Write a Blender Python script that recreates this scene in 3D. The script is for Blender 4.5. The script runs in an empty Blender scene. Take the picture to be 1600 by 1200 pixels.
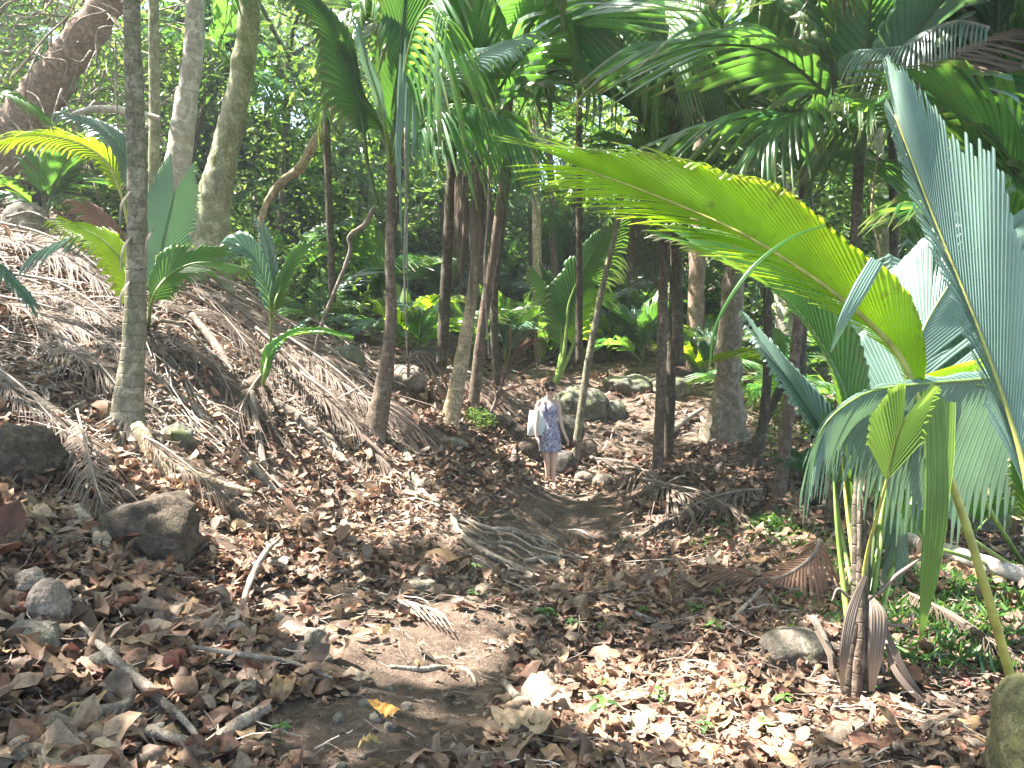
import bpy, math, random
import numpy as np
from mathutils import Vector, Matrix, noise as mnoise
random.seed(7); rng = np.random.default_rng(11)
scn = bpy.context.scene; COL = scn.collection
R = math.radians
F_PX, HOR, CAMH = 1200.0, 560.0, 1.6       # focal length in photo pixels, horizon row, eye height

# ------------------------------------------------------------------ terrain
CP = [(0,1200,2.8),(400,1200,2.9),(800,1200,3.0),(1200,1200,3.0),(1600,1200,3.0),
 (0,1080,3.2),(0,950,3.8),(0,850,4.5),(0,760,5.3),(0,690,6.0),(0,600,7.0),(0,500,8.2),(0,420,9.6),(0,345,12.0),
 (110,700,6.0),(200,700,6.5),(230,880,5.0),(300,930,4.7),(330,830,5.6),(300,760,6.2),(320,680,7.2),(300,600,8.2),(230,520,8.8),(300,440,12.0),(100,350,13.0),
 (450,1000,4.1),(450,900,5.5),(450,800,7.3),(450,710,8.3),(430,640,9.0),(420,560,10.5),(400,500,13.5),
 (560,690,9.0),(590,700,9.2),(620,780,7.9),(640,900,6.2),(560,940,5.2),(600,1030,4.2),(700,1100,3.7),(700,960,5.2),
 (700,665,10.8),(740,690,10.6),(760,780,8.8),(770,850,7.7),(790,900,6.9),(800,1000,4.8),
 (640,600,13.0),(560,560,14.5),(760,620,14.0),
 (860,768,12.4),(900,800,10.6),(915,850,8.6),(900,920,6.6),(950,1000,5.0),(1000,1100,3.9),
 (900,700,14.2),(900,650,16.0),(1000,600,18.0),(1000,520,24.0),(880,470,30.0),(1100,430,36.0),
 (1030,745,10.8),(1060,800,9.3),(1130,695,14.0),(1120,600,18.0),(1190,740,11.8),(1215,785,10.2),
 (1150,860,7.4),(1250,840,7.8),(1300,880,6.7),(1340,1085,4.25),(1250,1020,4.6),(1250,940,5.7),(1100,950,5.6),(1500,1000,4.8),(1590,1100,3.9),
 (1400,880,7.2),(1500,880,7.4),(1580,900,7.2),(1450,800,9.5),(1560,760,11.0),(1400,700,14.0),(1560,620,18.0)]
cp = [((px-800)/F_PX*Y, Y, CAMH-(py-HOR)/F_PX*Y) for px, py, Y in CP]
cp += [(-30,45,13.5),(0,50,11.0),(30,50,8.0),(-30,20,9.0),(-18,14,6.6),(30,20,-1.5),(16,10,-1.2),(-12,6,4.6),(-9,2,2.4),(12,2,-.9),(0,-8,.3),(-20,-8,3.0),(20,-8,-1.0),(-50,10,14),(50,10,-3),(-5,1,.9),(6,0,-.3)]
cp = np.array(cp, float)
def _U(r2): return np.where(r2 > 1e-12, .5*r2*np.log(np.maximum(r2, 1e-12)), 0.)
n_ = len(cp)
K_ = _U(((cp[:,None,:2]-cp[None,:,:2])**2).sum(-1)) + np.eye(n_)*0.25
P_ = np.c_[np.ones(n_), cp[:,:2]]
A_ = np.zeros((n_+3, n_+3)); A_[:n_,:n_] = K_; A_[:n_,n_:] = P_; A_[n_:,:n_] = P_.T
W_ = np.linalg.solve(A_, np.r_[cp[:,2], 0, 0, 0])
def _hash(ix, iy, seed):
    h = (ix.astype(np.int64)*374761393 + iy.astype(np.int64)*668265263 + seed*1442695041) & 0xffffffff
    h = ((h ^ (h >> 13))*1274126177) & 0xffffffff
    return ((h ^ (h >> 16)) & 0xffff)/65535.
def vnoise(x, y, s=0):
    ix = np.floor(x); iy = np.floor(y); fx = x-ix; fy = y-iy
    fx = fx*fx*(3-2*fx); fy = fy*fy*(3-2*fy)
    a = _hash(ix, iy, s); b = _hash(ix+1, iy, s); c = _hash(ix, iy+1, s); d = _hash(ix+1, iy+1, s)
    return (a*(1-fx)+b*fx)*(1-fy)+(c*(1-fx)+d*fx)*fy
def H(x, y, detail=True):
    x = np.atleast_1d(np.asarray(x, float)); y = np.atleast_1d(np.asarray(y, float))
    out = np.empty_like(x)
    for i in range(0, len(x), 20000):
        xs, ys = x[i:i+20000], y[i:i+20000]
        out[i:i+20000] = W_[n_]+W_[n_+1]*xs+W_[n_+2]*ys+_U((xs[:,None]-cp[None,:,0])**2+(ys[:,None]-cp[None,:,1])**2)@W_[:n_]
    if detail:
        out += (vnoise(x*1.3, y*1.3, 1)-.5)*.16 + (vnoise(x*3.1, y*3.1, 2)-.5)*.09 + (vnoise(x*8, y*8, 3)-.5)*.045 + (vnoise(x*19, y*19, 4)-.5)*.016
        out += (vnoise(x*.35, y*.35, 5)-.5)*np.clip((y-14)/10, 0, 1)*1.0
    return out
def h1(x, y): return float(H([x], [y])[0])
def P(px, py, Y): return Vector(((px-800)/F_PX*Y, Y, CAMH-(py-HOR)/F_PX*Y))
_Ys = np.linspace(2.0, 45, 2600)
def G(px, py):
    """the spot of ground seen at this place of the photograph"""
    d = CAMH-(py-HOR)/F_PX*_Ys - H((px-800)/F_PX*_Ys, _Ys)
    k = np.nonzero(d < 0)[0]
    Y = _Ys[k[0]] if len(k) else 30.
    x = (px-800)/F_PX*Y
    return Vector((x, Y, h1(x, Y)))

# ------------------------------------------------------------------ object helpers
def tag(o, label=None, cat=None, group=None, kind=None):
    if label: o['label'] = label
    if cat: o['category'] = cat
    if group: o['group'] = group
    if kind: o['kind'] = kind
    return o
def empty(name, loc, label, cat, group=None):
    o = bpy.data.objects.new(name, None); COL.objects.link(o); o.location = loc
    o.empty_display_size = .1
    return tag(o, label, cat, group)
def mkmesh(name, V, Fq, mat, uv=None, col=None, smooth=True):
    """V (n,3); Fq (m,4) or (m,3) int array, or a list of such arrays; uv per vertex; col per vertex rgb"""
    V = np.asarray(V, np.float32); Fs = Fq if isinstance(Fq, list) else [Fq]
    Fs = [np.asarray(f, np.int32) for f in Fs if len(f)]
    me = bpy.data.meshes.new(name)
    me.vertices.add(len(V)); me.vertices.foreach_set('co', V.ravel())
    nl = sum(f.size for f in Fs); npoly = sum(len(f) for f in Fs)
    me.loops.add(nl); me.polygons.add(npoly)
    li = np.concatenate([f.ravel() for f in Fs])
    me.loops.foreach_set('vertex_index', li)
    st = []; o = 0
    for f in Fs:
        st.append(o+np.arange(len(f))*f.shape[1]); o += f.size
    me.polygons.foreach_set('loop_start', np.concatenate(st).astype(np.int32))
    me.polygons.foreach_set('use_smooth', np.full(npoly, smooth))
    if uv is not None:
        l = me.uv_layers.new(name='UVMap'); l.data.foreach_set('uv', np.asarray(uv, np.float32)[li].ravel())
    if col is not None:
        a = me.color_attributes.new('col', 'FLOAT_COLOR', 'POINT')
        a.data.foreach_set('color', np.c_[np.asarray(col, np.float32), np.ones(len(V), np.float32)].ravel())
    me.update(calc_edges=True)
    if mat: me.materials.append(mat)
    return me
def link(name, me, parent=None, loc=None):
    o = bpy.data.objects.new(name, me); COL.objects.link(o)
    if parent: o.parent = parent
    if loc is not None: o.location = loc
    return o
def part(name, VF, mat, parent, origin=None, **kw):
    V, Fq = VF[0], VF[1]
    uv = VF[2] if len(VF) > 2 else None
    col = VF[3] if len(VF) > 3 else None
    V = np.asarray(V, float)
    if origin is None:
        origin = Vector((0,0,0)); p = parent
        while p is not None: origin = origin + p.location; p = p.parent
    V = V-np.array(origin)
    return link(name, mkmesh(name, V, Fq, mat, uv, col, **kw), parent)
def solo(name, VF, mat, label, cat, group=None, kind=None, origin=None, **kw):
    V = np.asarray(VF[0], float)
    if origin is None: origin = V.mean(0)
    o = link(name, mkmesh(name, V-np.array(origin), VF[1], mat, VF[2] if len(VF) > 2 else None, VF[3] if len(VF) > 3 else None, **kw))
    o.location = origin
    return tag(o, label, cat, group, kind)
def join(*vfs):
    Vs = []; Fs = []; U = []; o = 0
    for vf in vfs:
        Vs.append(np.asarray(vf[0], float))
        for f in (vf[1] if isinstance(vf[1], list) else [vf[1]]): Fs.append(np.asarray(f)+o)
        U.append(np.asarray(vf[2]) if len(vf) > 2 and vf[2] is not None else np.zeros((len(vf[0]), 2)))
        o += len(vf[0])
    return np.concatenate(Vs), Fs, np.concatenate(U)
def spline(pts, n):
    """Catmull-Rom through the points, n samples"""
    p = np.array([list(q) for q in pts], float)
    if len(p) == 2: p = np.array([p[0], (p[0]+p[1])/2, p[1]])
    q = np.vstack([2*p[0]-p[1], p, 2*p[-1]-p[-2]])
    t = np.linspace(0, len(p)-1, n); i = np.minimum(t.astype(int), len(p)-2); f = (t-i)[:,None]
    a, b, c, d = q[i], q[i+1], q[i+2], q[i+3]
    return .5*((2*b)+(-a+c)*f+(2*a-5*b+4*c-d)*f*f+(-a+3*b-3*c+d)*f**3)
def nrm(a): return a/np.maximum(np.linalg.norm(a, axis=-1, keepdims=True), 1e-9)
def tube(pts, rad, n=24, sides=10, rough=0., seed=0, flat=1., freq=6., flare=None):
    C = spline(pts, n); rr = np.interp(np.linspace(0, 1, n), np.linspace(0, 1, len(rad)), rad)
    T = nrm(np.gradient(C, axis=0))
    up = np.array([0., 0., 1.]) if abs(T[0,2]) < .9 else np.array([0., 1., 0.])
    X = nrm(np.cross(T, up)); 
    for i in range(1, n):
        v = X[i-1]-T[i]*(X[i-1]@T[i]); X[i] = v/max(np.linalg.norm(v), 1e-9)
    Yv = np.cross(T, X)
    a = np.linspace(0, 2*np.pi, sides, endpoint=False)
    L = np.r_[0, np.cumsum(np.linalg.norm(np.diff(C, axis=0), axis=1))]
    r = rr[:,None]*np.ones(sides)
    if rough:
        r = r*(1+rough*(vnoise(L[:,None]*freq+seed*7.3, (np.cos(a)*1.6+9)[None,:]+0*L[:,None], seed)-.5)*2
               + rough*.6*(vnoise(L[:,None]*freq*2.7+seed, (np.sin(a)*3+29)[None,:]+0*L[:,None], seed+3)-.5)*2)
    if flare: r = r*(1+flare(a[None,:], L[:,None]))
    V = C[:,None,:]+r[...,None]*(np.cos(a)[None,:,None]*X[:,None,:]+np.sin(a)[None,:,None]*Yv[:,None,:]*flat)
    V = V.reshape(-1, 3)
    i, j = np.meshgrid(np.arange(n-1), np.arange(sides), indexing='ij')
    j2 = (j+1) % sides
    Fq = np.stack([i*sides+j, i*sides+j2, (i+1)*sides+j2, (i+1)*sides+j], -1).reshape(-1, 4)
    V = np.vstack([V, C[0], C[-1]]); nb = n*sides
    k = np.arange(sides); k2 = (k+1) % sides
    caps = np.vstack([np.c_[np.full(sides, nb), k2, k], np.c_[np.full(sides, nb+1), (n-1)*sides+k, (n-1)*sides+k2]])
    uv = np.c_[np.tile(a/(2*np.pi), n), np.repeat(L, sides)]; uv = np.vstack([uv, [0, 0], [0, L[-1]]])
    return V, [Fq, caps], uv
def rock(c, sx, sy, sz, seed=0, amp=.18, n=26, squash=2.6, angular=0.):
    """a rounded boulder: a superellipsoid pushed in and out by noise"""
    th = np.linspace(0, np.pi, n)[1:-1]; ph = np.linspace(0, 2*np.pi, 2*n, endpoint=False)
    TH, PH = np.meshgrid(th, ph, indexing='ij')
    d = np.stack([np.sin(TH)*np.cos(PH), np.sin(TH)*np.sin(PH), np.cos(TH)], -1).reshape(-1, 3)
    d = np.vstack([d, [0, 0, 1], [0, 0, -1]])
    r = 1/np.power((np.abs(d)**squash).sum(1), 1/squash)
    f = np.empty(len(d))
    for i, v in enumerate(d):
        q = Vector(v)
        f[i] = mnoise.noise(q*1.3+Vector((seed*3.1, 0, 0)))*1.2+mnoise.noise(q*3.+Vector((0, seed*2.7, 0)))*.5+mnoise.noise(q*8.+Vector((0, seed, 0)))*.18
    if angular:
        rs = np.random.default_rng(seed+99); nn = nrm(rs.normal(size=(9, 3))); dd = rs.uniform(.62, .95, 9)
        k = (d@nn.T); lim = np.where(k > .05, dd/np.maximum(k, .05), 9).min(1); r = np.minimum(r*(1-angular)+r*angular, lim)
        r = r*(1+amp*f*.4)
    else: r = r*(1+amp*f)
    fine = np.array([mnoise.noise(Vector(v)*6+Vector((seed*1.7,3,9)))+.6*mnoise.noise(Vector(v)*15+Vector((seed,0,4))) for v in d]); r = r*(1+fine*.035)
    V = d*r[:,None]*np.array([sx, sy, sz])+np.array(c)
    m, w = n-2, 2*n
    i, j = np.meshgrid(np.arange(m-1), np.arange(w), indexing='ij'); j2 = (j+1) % w
    Fq = np.stack([i*w+j, (i+1)*w+j, (i+1)*w+j2, i*w+j2], -1).reshape(-1, 4)
    k = np.arange(w); k2 = (k+1) % w; b = m*w
    return V, [Fq, np.vstack([np.c_[np.full(w, b), k, k2], np.c_[np.full(w, b+1), (m-1)*w+k2, (m-1)*w+k]])]
def frond(pts, L, N=(0,0,1), nseg=26, K=9, a0=55, a1=10, joinf=.8, jvar=.12, fold=15., droop=.15, tipdroop=.25,
          t0=0., prof=None, pleat=.28, seed=0, sides=(1,-1), taper=.85, tears=0, curl=0., fine=2, lvar=.05, narrow=1., jtip=0., ajit=0., drop=0.):
    """a palm leaf: pleated segments along both sides of a curved rib, grown together up to joinf of their length"""
    rs = np.random.default_rng(seed)
    C = spline(pts, 80); tt = np.linspace(0, 1, 80)
    T = nrm(np.gradient(C, axis=0)); N = np.array(N, float)
    NN = nrm(N[None,:]-T*(T@N)[:,None]); B = np.cross(T, NN)
    prof = prof or [.45, .85, 1., 1., .95, .85]
    def side(v, s): return v[0 if s > 0 else 1] if isinstance(v, tuple) else v
    Vs = []; Fs = []; UV = []; off = 0
    for sd in sides:
        Ls, A0, A1, J, FO, DR, TD, TP = (side(v, sd) for v in (L, a0, a1, joinf, fold, droop, tipdroop, taper))
        te = np.linspace(t0, 1, nseg+1)
        je = np.clip(J+rs.normal(0, 1, nseg+1)*side(jvar, sd), 0.01, .985)
        for _ in range(tears): je[rs.integers(2, nseg-1)] = rs.uniform(0, .3)
        je = je*(1-jtip*np.linspace(0, 1, nseg+1)**3)
        rn = rs.normal(0, 1, nseg+8); rn = rn[4:-4] if lvar > .2 else .35*rn[4:-4]+1.6*np.convolve(rn, np.ones(7)/7, 'same')[4:-4]
        lsg = np.clip(1+rn*lvar, .15, 1.6); aj = rs.normal(0, 1, nseg)*ajit; cj = rs.normal(0, 1, (nseg, 3))*ajit
        s = np.linspace(0, 1, K); uu = np.array([0, .5, 1.])
        # arrays (nseg, K, 3)
        jl = je[:-1,None]; jr = je[1:,None]
        fl = np.clip((s[None,:]-jl)/(1-jl), 0, 1)**1.3*.5*TP; fr = np.clip((s[None,:]-jr)/(1-jr), 0, 1)**1.3*.5*TP
        if narrow < 1: fl = np.maximum(fl, (1-narrow)*.5*np.clip(s*6, 0, 1)[None,:]); fr = np.maximum(fr, (1-narrow)*.5*np.clip(s*6, 0, 1)[None,:])
        U = np.stack([uu[0]+fl, np.full_like(fl, .5), uu[2]-fr], -1)
        t = te[:-1,None,None]+(te[1]-te[0])*U
        tb = np.clip(t, 0, 1)*79; i = np.minimum(tb.astype(int), 78); f = (tb-i)[...,None]
        lerp = lambda M: M[i]*(1-f)+M[i+1]*f
        Rp, Tp, Np, Bp = lerp(C), nrm(lerp(T)), nrm(lerp(NN)), nrm(lerp(B))
        tn = np.clip((t-t0)/(1-t0), 0, 1)
        ang = (np.radians(A0+(A1-A0)*tn**.8)+aj[:,None,None])[...,None]
        fo = math.radians(FO)
        D = np.cos(ang)*Tp+np.sin(ang)*(sd*Bp*math.cos(fo)+Np*math.sin(fo))
        pf = side(prof, sd) if isinstance(prof, tuple) else prof
        pr = np.interp(tn, np.linspace(0, 1, len(pf)), pf)*Ls
        same = (1-np.clip((s[None,:,None]-.6)/.4, 0, 1))  # tips get their own length
        ln = pr*(1+(lsg[:,None,None]-1)*(1-same))
        S = s[None,:,None,None]
        X = Rp+D*(ln[...,None]*S)
        g = DR*S**2+TD*np.clip((S-np.minimum(jl, jr)[...,None,None])/(1.02-np.minimum(jl, jr)[...,None,None]), 0, 1)**1.6*(.6+.8*rs.random((nseg,1,1,1)))
        X = X+np.array([0, 0, -1.])*g*ln[...,None]
        X = X+Np*curl*ln[...,None]*S**2
        if ajit: X = X+cj[:,None,None,:]*ln[...,None]*S**2*.7
        wseg = np.linalg.norm(X[:,:,2]-X[:,:,0], axis=-1)
        X[:,:,1] += Np[:,:,1]*(pleat*wseg)[...,None]*(1 if sd > 0 else 1)
        Vs.append(X.reshape(-1, 3))
        base = off+np.arange(nseg)[:,None,None]*(K*3)+np.arange(K-1)[None,:,None]*3+np.arange(2)[None,None,:]
        q = np.stack([base, base+1, base+4, base+3], -1).reshape(-1, 4)
        if drop: q = q.reshape(nseg, -1, 4)[rs.random(nseg) > drop].reshape(-1, 4)
        if sd < 0: q = q[:,::-1]
        Fs.append(q); off += nseg*K*3
        uvx = np.arange(nseg)[:,None,None]+U; uvy = np.broadcast_to(s[None,:,None], U.shape)
        UV.append(np.stack([uvx, uvy], -1).reshape(-1, 2))
    return np.concatenate(Vs), Fs, np.concatenate(UV)
def ribbon(pts, wid, N=(0,-1,0), n=24, folds=3, depth=.25):
    C = spline(pts, n); T = nrm(np.gradient(C, axis=0)); N = np.array(N, float)
    NN = nrm(N-T*(T@N)[:,None]); B = np.cross(T, NN)
    w = np.interp(np.linspace(0, 1, n), np.linspace(0, 1, len(wid)), wid)
    m = folds*2+1; u = np.linspace(-1, 1, m); z = (np.arange(m) % 2)*depth/folds
    V = C[:,None]+B[:,None]*(u[None,:]*w[:,None])[...,None]+NN[:,None]*(z[None,:]*w[:,None])[...,None]
    i, j = np.meshgrid(np.arange(n-1), np.arange(m-1), indexing='ij')
    Fq = np.stack([i*m+j, i*m+j+1, (i+1)*m+j+1, (i+1)*m+j], -1).reshape(-1, 4)
    uv = np.stack(np.meshgrid(np.linspace(0, 1, n)*.8, (u+1)*folds/2, indexing='ij')[::-1], -1).reshape(-1, 2)
    return V.reshape(-1, 3), Fq, uv
def cards(C, size, rs, down=.3, flat=.0, wid=.42, colf=None, fold=True):
    """many small pointed leaves, one at every row of C"""
    n = len(C); A = rs.normal(size=(n, 3)); A[:,2] = A[:,2]*.5-down; A = nrm(A)
    Bv = rs.normal(size=(n, 3)); 
    if flat: Bv[:,2] *= (1-flat)
    Bv = nrm(Bv-A*(A*Bv).sum(1, keepdims=True))
    Nn = np.cross(A, Bv); s = (size*rs.uniform(.6, 1.35, n))[:,None]
    C = np.asarray(C, float)
    v0 = C-A*s*.5; v2 = C+A*s*.5-Nn*s*.08; v1 = C-A*s*.06+Bv*s*wid*.5+Nn*s*.1; v3 = C-A*s*.06-Bv*s*wid*.5+Nn*s*.1
    V = np.stack([v0, v1, v2, v3], 1).reshape(-1, 3)
    b = np.arange(n)[:,None]*4
    # two triangles folded along the midrib
    Fq = np.vstack([b+np.array([[0, 1, 2]]), b+np.array([[0, 2, 3]])])
    v = rs.uniform(0, 1, (n, 3)) if colf is None else colf(C, rs)
    return V, Fq, None, np.repeat(v, 4, 0)

# ------------------------------------------------------------------ materials
def newmat(name):
    m = bpy.data.materials.new(name); m.use_nodes = True; t = m.node_tree; t.nodes.clear()
    return m, t, t.nodes.new('ShaderNodeOutputMaterial')
def nd(t, ty, **kw):
    n = t.nodes.new(ty)
    for k, v in kw.items():
        if k.startswith('_'): setattr(n, k[1:], v)
    return n
def setv(n, **kw):
    for k, v in kw.items():
        for i in n.inputs:
            if i.name.replace(' ', '') == k and i.enabled: i.default_value = v; break
def mixc(t, fac, a, b, mode='MIX'):
    n = t.nodes.new('ShaderNodeMix'); n.data_type = 'RGBA'; n.blend_type = mode
    for s, v in ((n.inputs[0], fac), (n.inputs[6], a), (n.inputs[7], b)):
        if hasattr(v, 'default_value') or isinstance(v, bpy.types.NodeSocket): t.links.new(v, s)
        else: s.default_value = v if not isinstance(v, tuple) else (v+(1,))[:4]
    return n.outputs[2]
def math_(t, op, a, b=None, c=None):
    n = t.nodes.new('ShaderNodeMath'); n.operation = op
    for i, v in enumerate((a, b, c)):
        if v is None: continue
        if isinstance(v, bpy.types.NodeSocket): t.links.new(v, n.inputs[i])
        else: n.inputs[i].default_value = v
    return n.outputs[0]
def noise_(t, vec, scale, detail=4, rough=.55, dist=0.):
    n = t.nodes.new('ShaderNodeTexNoise'); setv(n, Scale=scale, Detail=detail, Roughness=rough, Distortion=dist)
    if vec: t.links.new(vec, n.inputs['Vector'])
    return n.outputs['Fac']
def ramp_(t, fac, stops):
    n = t.nodes.new('ShaderNodeValToRGB'); e = n.color_ramp.elements
    while len(e) < len(stops): e.new(.5)
    for q, (p, c) in zip(e, stops): q.position = p; q.color = (c+(1,))[:4] if isinstance(c, tuple) else (c, c, c, 1)
    t.links.new(fac, n.inputs[0]); return n.outputs[0]
def leafmat(name, refl, trans, tf=.4, rough=.42, brown=(.16,.10,.04), brownamt=.5, stripe=.35, spec=.5):
    m, t, out = newmat(name)
    geo = nd(t, 'ShaderNodeNewGeometry'); tc = nd(t, 'ShaderNodeTexCoord'); uv = nd(t, 'ShaderNodeUVMap')
    oi = nd(t, 'ShaderNodeObjectInfo')
    sx = nd(t, 'ShaderNodeSeparateXYZ'); t.links.new(uv.outputs[0], sx.inputs[0])
    n1 = noise_(t, tc.outputs['Object'], 2.2, 3); n2 = noise_(t, tc.outputs['Object'], 14, 4, .6)
    v = math_(t, 'MULTIPLY_ADD', n1, 1.1, .45); v = math_(t, 'MULTIPLY', v, math_(t, 'MULTIPLY_ADD', oi.outputs['Random'], .5, .75))
    st = math_(t, 'SINE', math_(t, 'MULTIPLY', sx.outputs[0], 12.566))
    v = math_(t, 'MULTIPLY', v, math_(t, 'MULTIPLY_ADD', st, stripe*.3, 1.))
    bm = ramp_(t, math_(t, 'ADD', math_(t, 'MULTIPLY', sx.outputs[1], .55), math_(t, 'MULTIPLY', n2, .75)), [(.86-.14*brownamt, 0.), (.98-.1*brownamt, 1.)])
    spots = ramp_(t, noise_(t, tc.outputs['Object'], 9, 5, .7, .4), [(.60, 0.), (.67, .7)])
    bf = math_(t, 'MULTIPLY', math_(t, 'MAXIMUM', bm, spots), brownamt)
    comb = nd(t, 'ShaderNodeCombineColor')
    for k in range(3): t.links.new(v, comb.inputs[k])
    c1 = mixc(t, 1., refl, comb.outputs[0], 'MULTIPLY'); c1 = mixc(t, bf, c1, brown)
    c2 = mixc(t, 1., trans, comb.outputs[0], 'MULTIPLY'); c2 = mixc(t, bf, c2, tuple(x*1.3 for x in brown))
    bs = nd(t, 'ShaderNodeBsdfPrincipled'); t.links.new(c1, bs.inputs['Base Color']); setv(bs, Roughness=rough); bs.inputs['Specular IOR Level'].default_value = spec
    bp = nd(t, 'ShaderNodeBump'); bp.inputs['Strength'].default_value = .35; bp.inputs['Distance'].default_value = .004
    t.links.new(math_(t, 'ADD', st, math_(t, 'MULTIPLY', n2, 1.5)), bp.inputs['Height']); t.links.new(bp.outputs[0], bs.inputs['Normal'])
    tr = nd(t, 'ShaderNodeBsdfTranslucent'); t.links.new(c2, tr.inputs[0])
    mx = nd(t, 'ShaderNodeMixShader'); mx.inputs[0].default_value = tf
    t.links.new(bs.outputs[0], mx.inputs[1]); t.links.new(tr.outputs[0], mx.inputs[2]); t.links.new(mx.outputs[0], out.inputs[0])
    return m
def cardmat(name, stops, tstops, tf=.42, rough=.4):
    m, t, out = newmat(name)
    at = nd(t, 'ShaderNodeAttribute'); at.attribute_name = 'col'
    s = nd(t, 'ShaderNodeSeparateColor'); t.links.new(at.outputs['Color'], s.inputs[0])
    c1 = ramp_(t, s.outputs[0], stops); c2 = ramp_(t, s.outputs[0], tstops)
    bs = nd(t, 'ShaderNodeBsdfPrincipled'); t.links.new(c1, bs.inputs['Base Color']); setv(bs, Roughness=rough)
    tr = nd(t, 'ShaderNodeBsdfTranslucent'); t.links.new(c2, tr.inputs[0])
    mx = nd(t, 'ShaderNodeMixShader'); mx.inputs[0].default_value = tf
    t.links.new(bs.outputs[0], mx.inputs[1]); t.links.new(tr.outputs[0], mx.inputs[2]); t.links.new(mx.outputs[0], out.inputs[0])
    return m
def bark(name, c1, c2, c3=None, ring=0., scale=9., bump=.6, moss=0., mosscol=(.07,.09,.02), stretch=.35, rough=.85):
    m, t, out = newmat(name); tc = nd(t, 'ShaderNodeTexCoord')
    mp = nd(t, 'ShaderNodeMapping'); mp.inputs['Scale'].default_value = (1, 1, stretch); t.links.new(tc.outputs['Object'], mp.inputs[0])
    n1 = noise_(t, mp.outputs[0], scale, 6, .65, .3); n2 = noise_(t, tc.outputs['Object'], scale*.35, 3)
    n3 = noise_(t, mp.outputs[0], scale*4, 4, .7)
    c = ramp_(t, n1, [(.3, c1), (.62, c2)])
    c = mixc(t, math_(t, 'MULTIPLY', ramp_(t, n2, [(.42, 0.), (.6, 1.)]), .75), c, c3 or c2)
    h = math_(t, 'ADD', math_(t, 'MULTIPLY', n1, 1.), math_(t, 'MULTIPLY', n3, .8))
    if ring:
        uv = nd(t, 'ShaderNodeUVMap'); sx = nd(t, 'ShaderNodeSeparateXYZ'); t.links.new(uv.outputs[0], sx.inputs[0])
        ph = math_(t, 'ADD', math_(t, 'MULTIPLY', sx.outputs[1], ring), math_(t, 'MULTIPLY', n2, .9))
        fr = math_(t, 'FRACT', ph); rg = ramp_(t, fr, [(.0, 1.), (.07, .0), (.14, .55), (.9, .6)])
        c = mixc(t, math_(t, 'MULTIPLY_ADD', rg, -.75, .5), c, tuple(x*.35 for x in c1))
        h = math_(t, 'ADD', h, math_(t, 'MULTIPLY', rg, 1.2))
    gr = ramp_(t, noise_(t, mp.outputs[0], scale*6, 8, .85), [(.34, .35), (.5, .85), (.66, 1.3)]); cg = nd(t, 'ShaderNodeCombineColor'); [t.links.new(gr, cg.inputs[k]) for k in range(3)]; c = mixc(t, 1., c, gr, 'MULTIPLY')
    pt = ramp_(t, noise_(t, tc.outputs['Object'], scale*.8, 6, .75, .6), [(.52, 0.), (.58, .55)]); c = mixc(t, pt, c, tuple(min(.7, x*1.35+.02) for x in c2))
    dk = ramp_(t, noise_(t, tc.outputs['Object'], scale*1.7, 6, .8, .3), [(.36, .7), (.44, 0.)]); c = mixc(t, dk, c, tuple(x*.4 for x in c1))
    if moss: c = mixc(t, math_(t, 'MULTIPLY', ramp_(t, noise_(t, tc.outputs['Object'], scale*.5, 5, .7), [(.5, 0.), (.62, 1.)]), moss), c, mosscol)
    bs = nd(t, 'ShaderNodeBsdfPrincipled'); t.links.new(c, bs.inputs['Base Color']); setv(bs, Roughness=rough); bs.inputs['Specular IOR Level'].default_value = .25
    bp = nd(t, 'ShaderNodeBump'); bp.inputs['Strength'].default_value = bump; bp.inputs['Distance'].default_value = .02
    t.links.new(h, bp.inputs['Height']); t.links.new(bp.outputs[0], bs.inputs['Normal']); t.links.new(bs.outputs[0], out.inputs[0])
    return m
def flatmat(name, c, rough=.6, var=.25, scale=30., spec=.4):
    m, t, out = newmat(name); tc = nd(t, 'ShaderNodeTexCoord')
    n1 = noise_(t, tc.outputs['Object'], scale, 4, .6)
    cc = ramp_(t, n1, [(.3, tuple(x*(1-var) for x in c)), (.7, tuple(min(1, x*(1+var)) for x in c))])
    bs = nd(t, 'ShaderNodeBsdfPrincipled'); t.links.new(cc, bs.inputs['Base Color']); setv(bs, Roughness=rough); bs.inputs['Specular IOR Level'].default_value = spec
    bp = nd(t, 'ShaderNodeBump'); bp.inputs['Strength'].default_value = .3; bp.inputs['Distance'].default_value = .005
    t.links.new(n1, bp.inputs['Height']); t.links.new(bp.outputs[0], bs.inputs['Normal']); t.links.new(bs.outputs[0], out.inputs[0])
    return m
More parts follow.
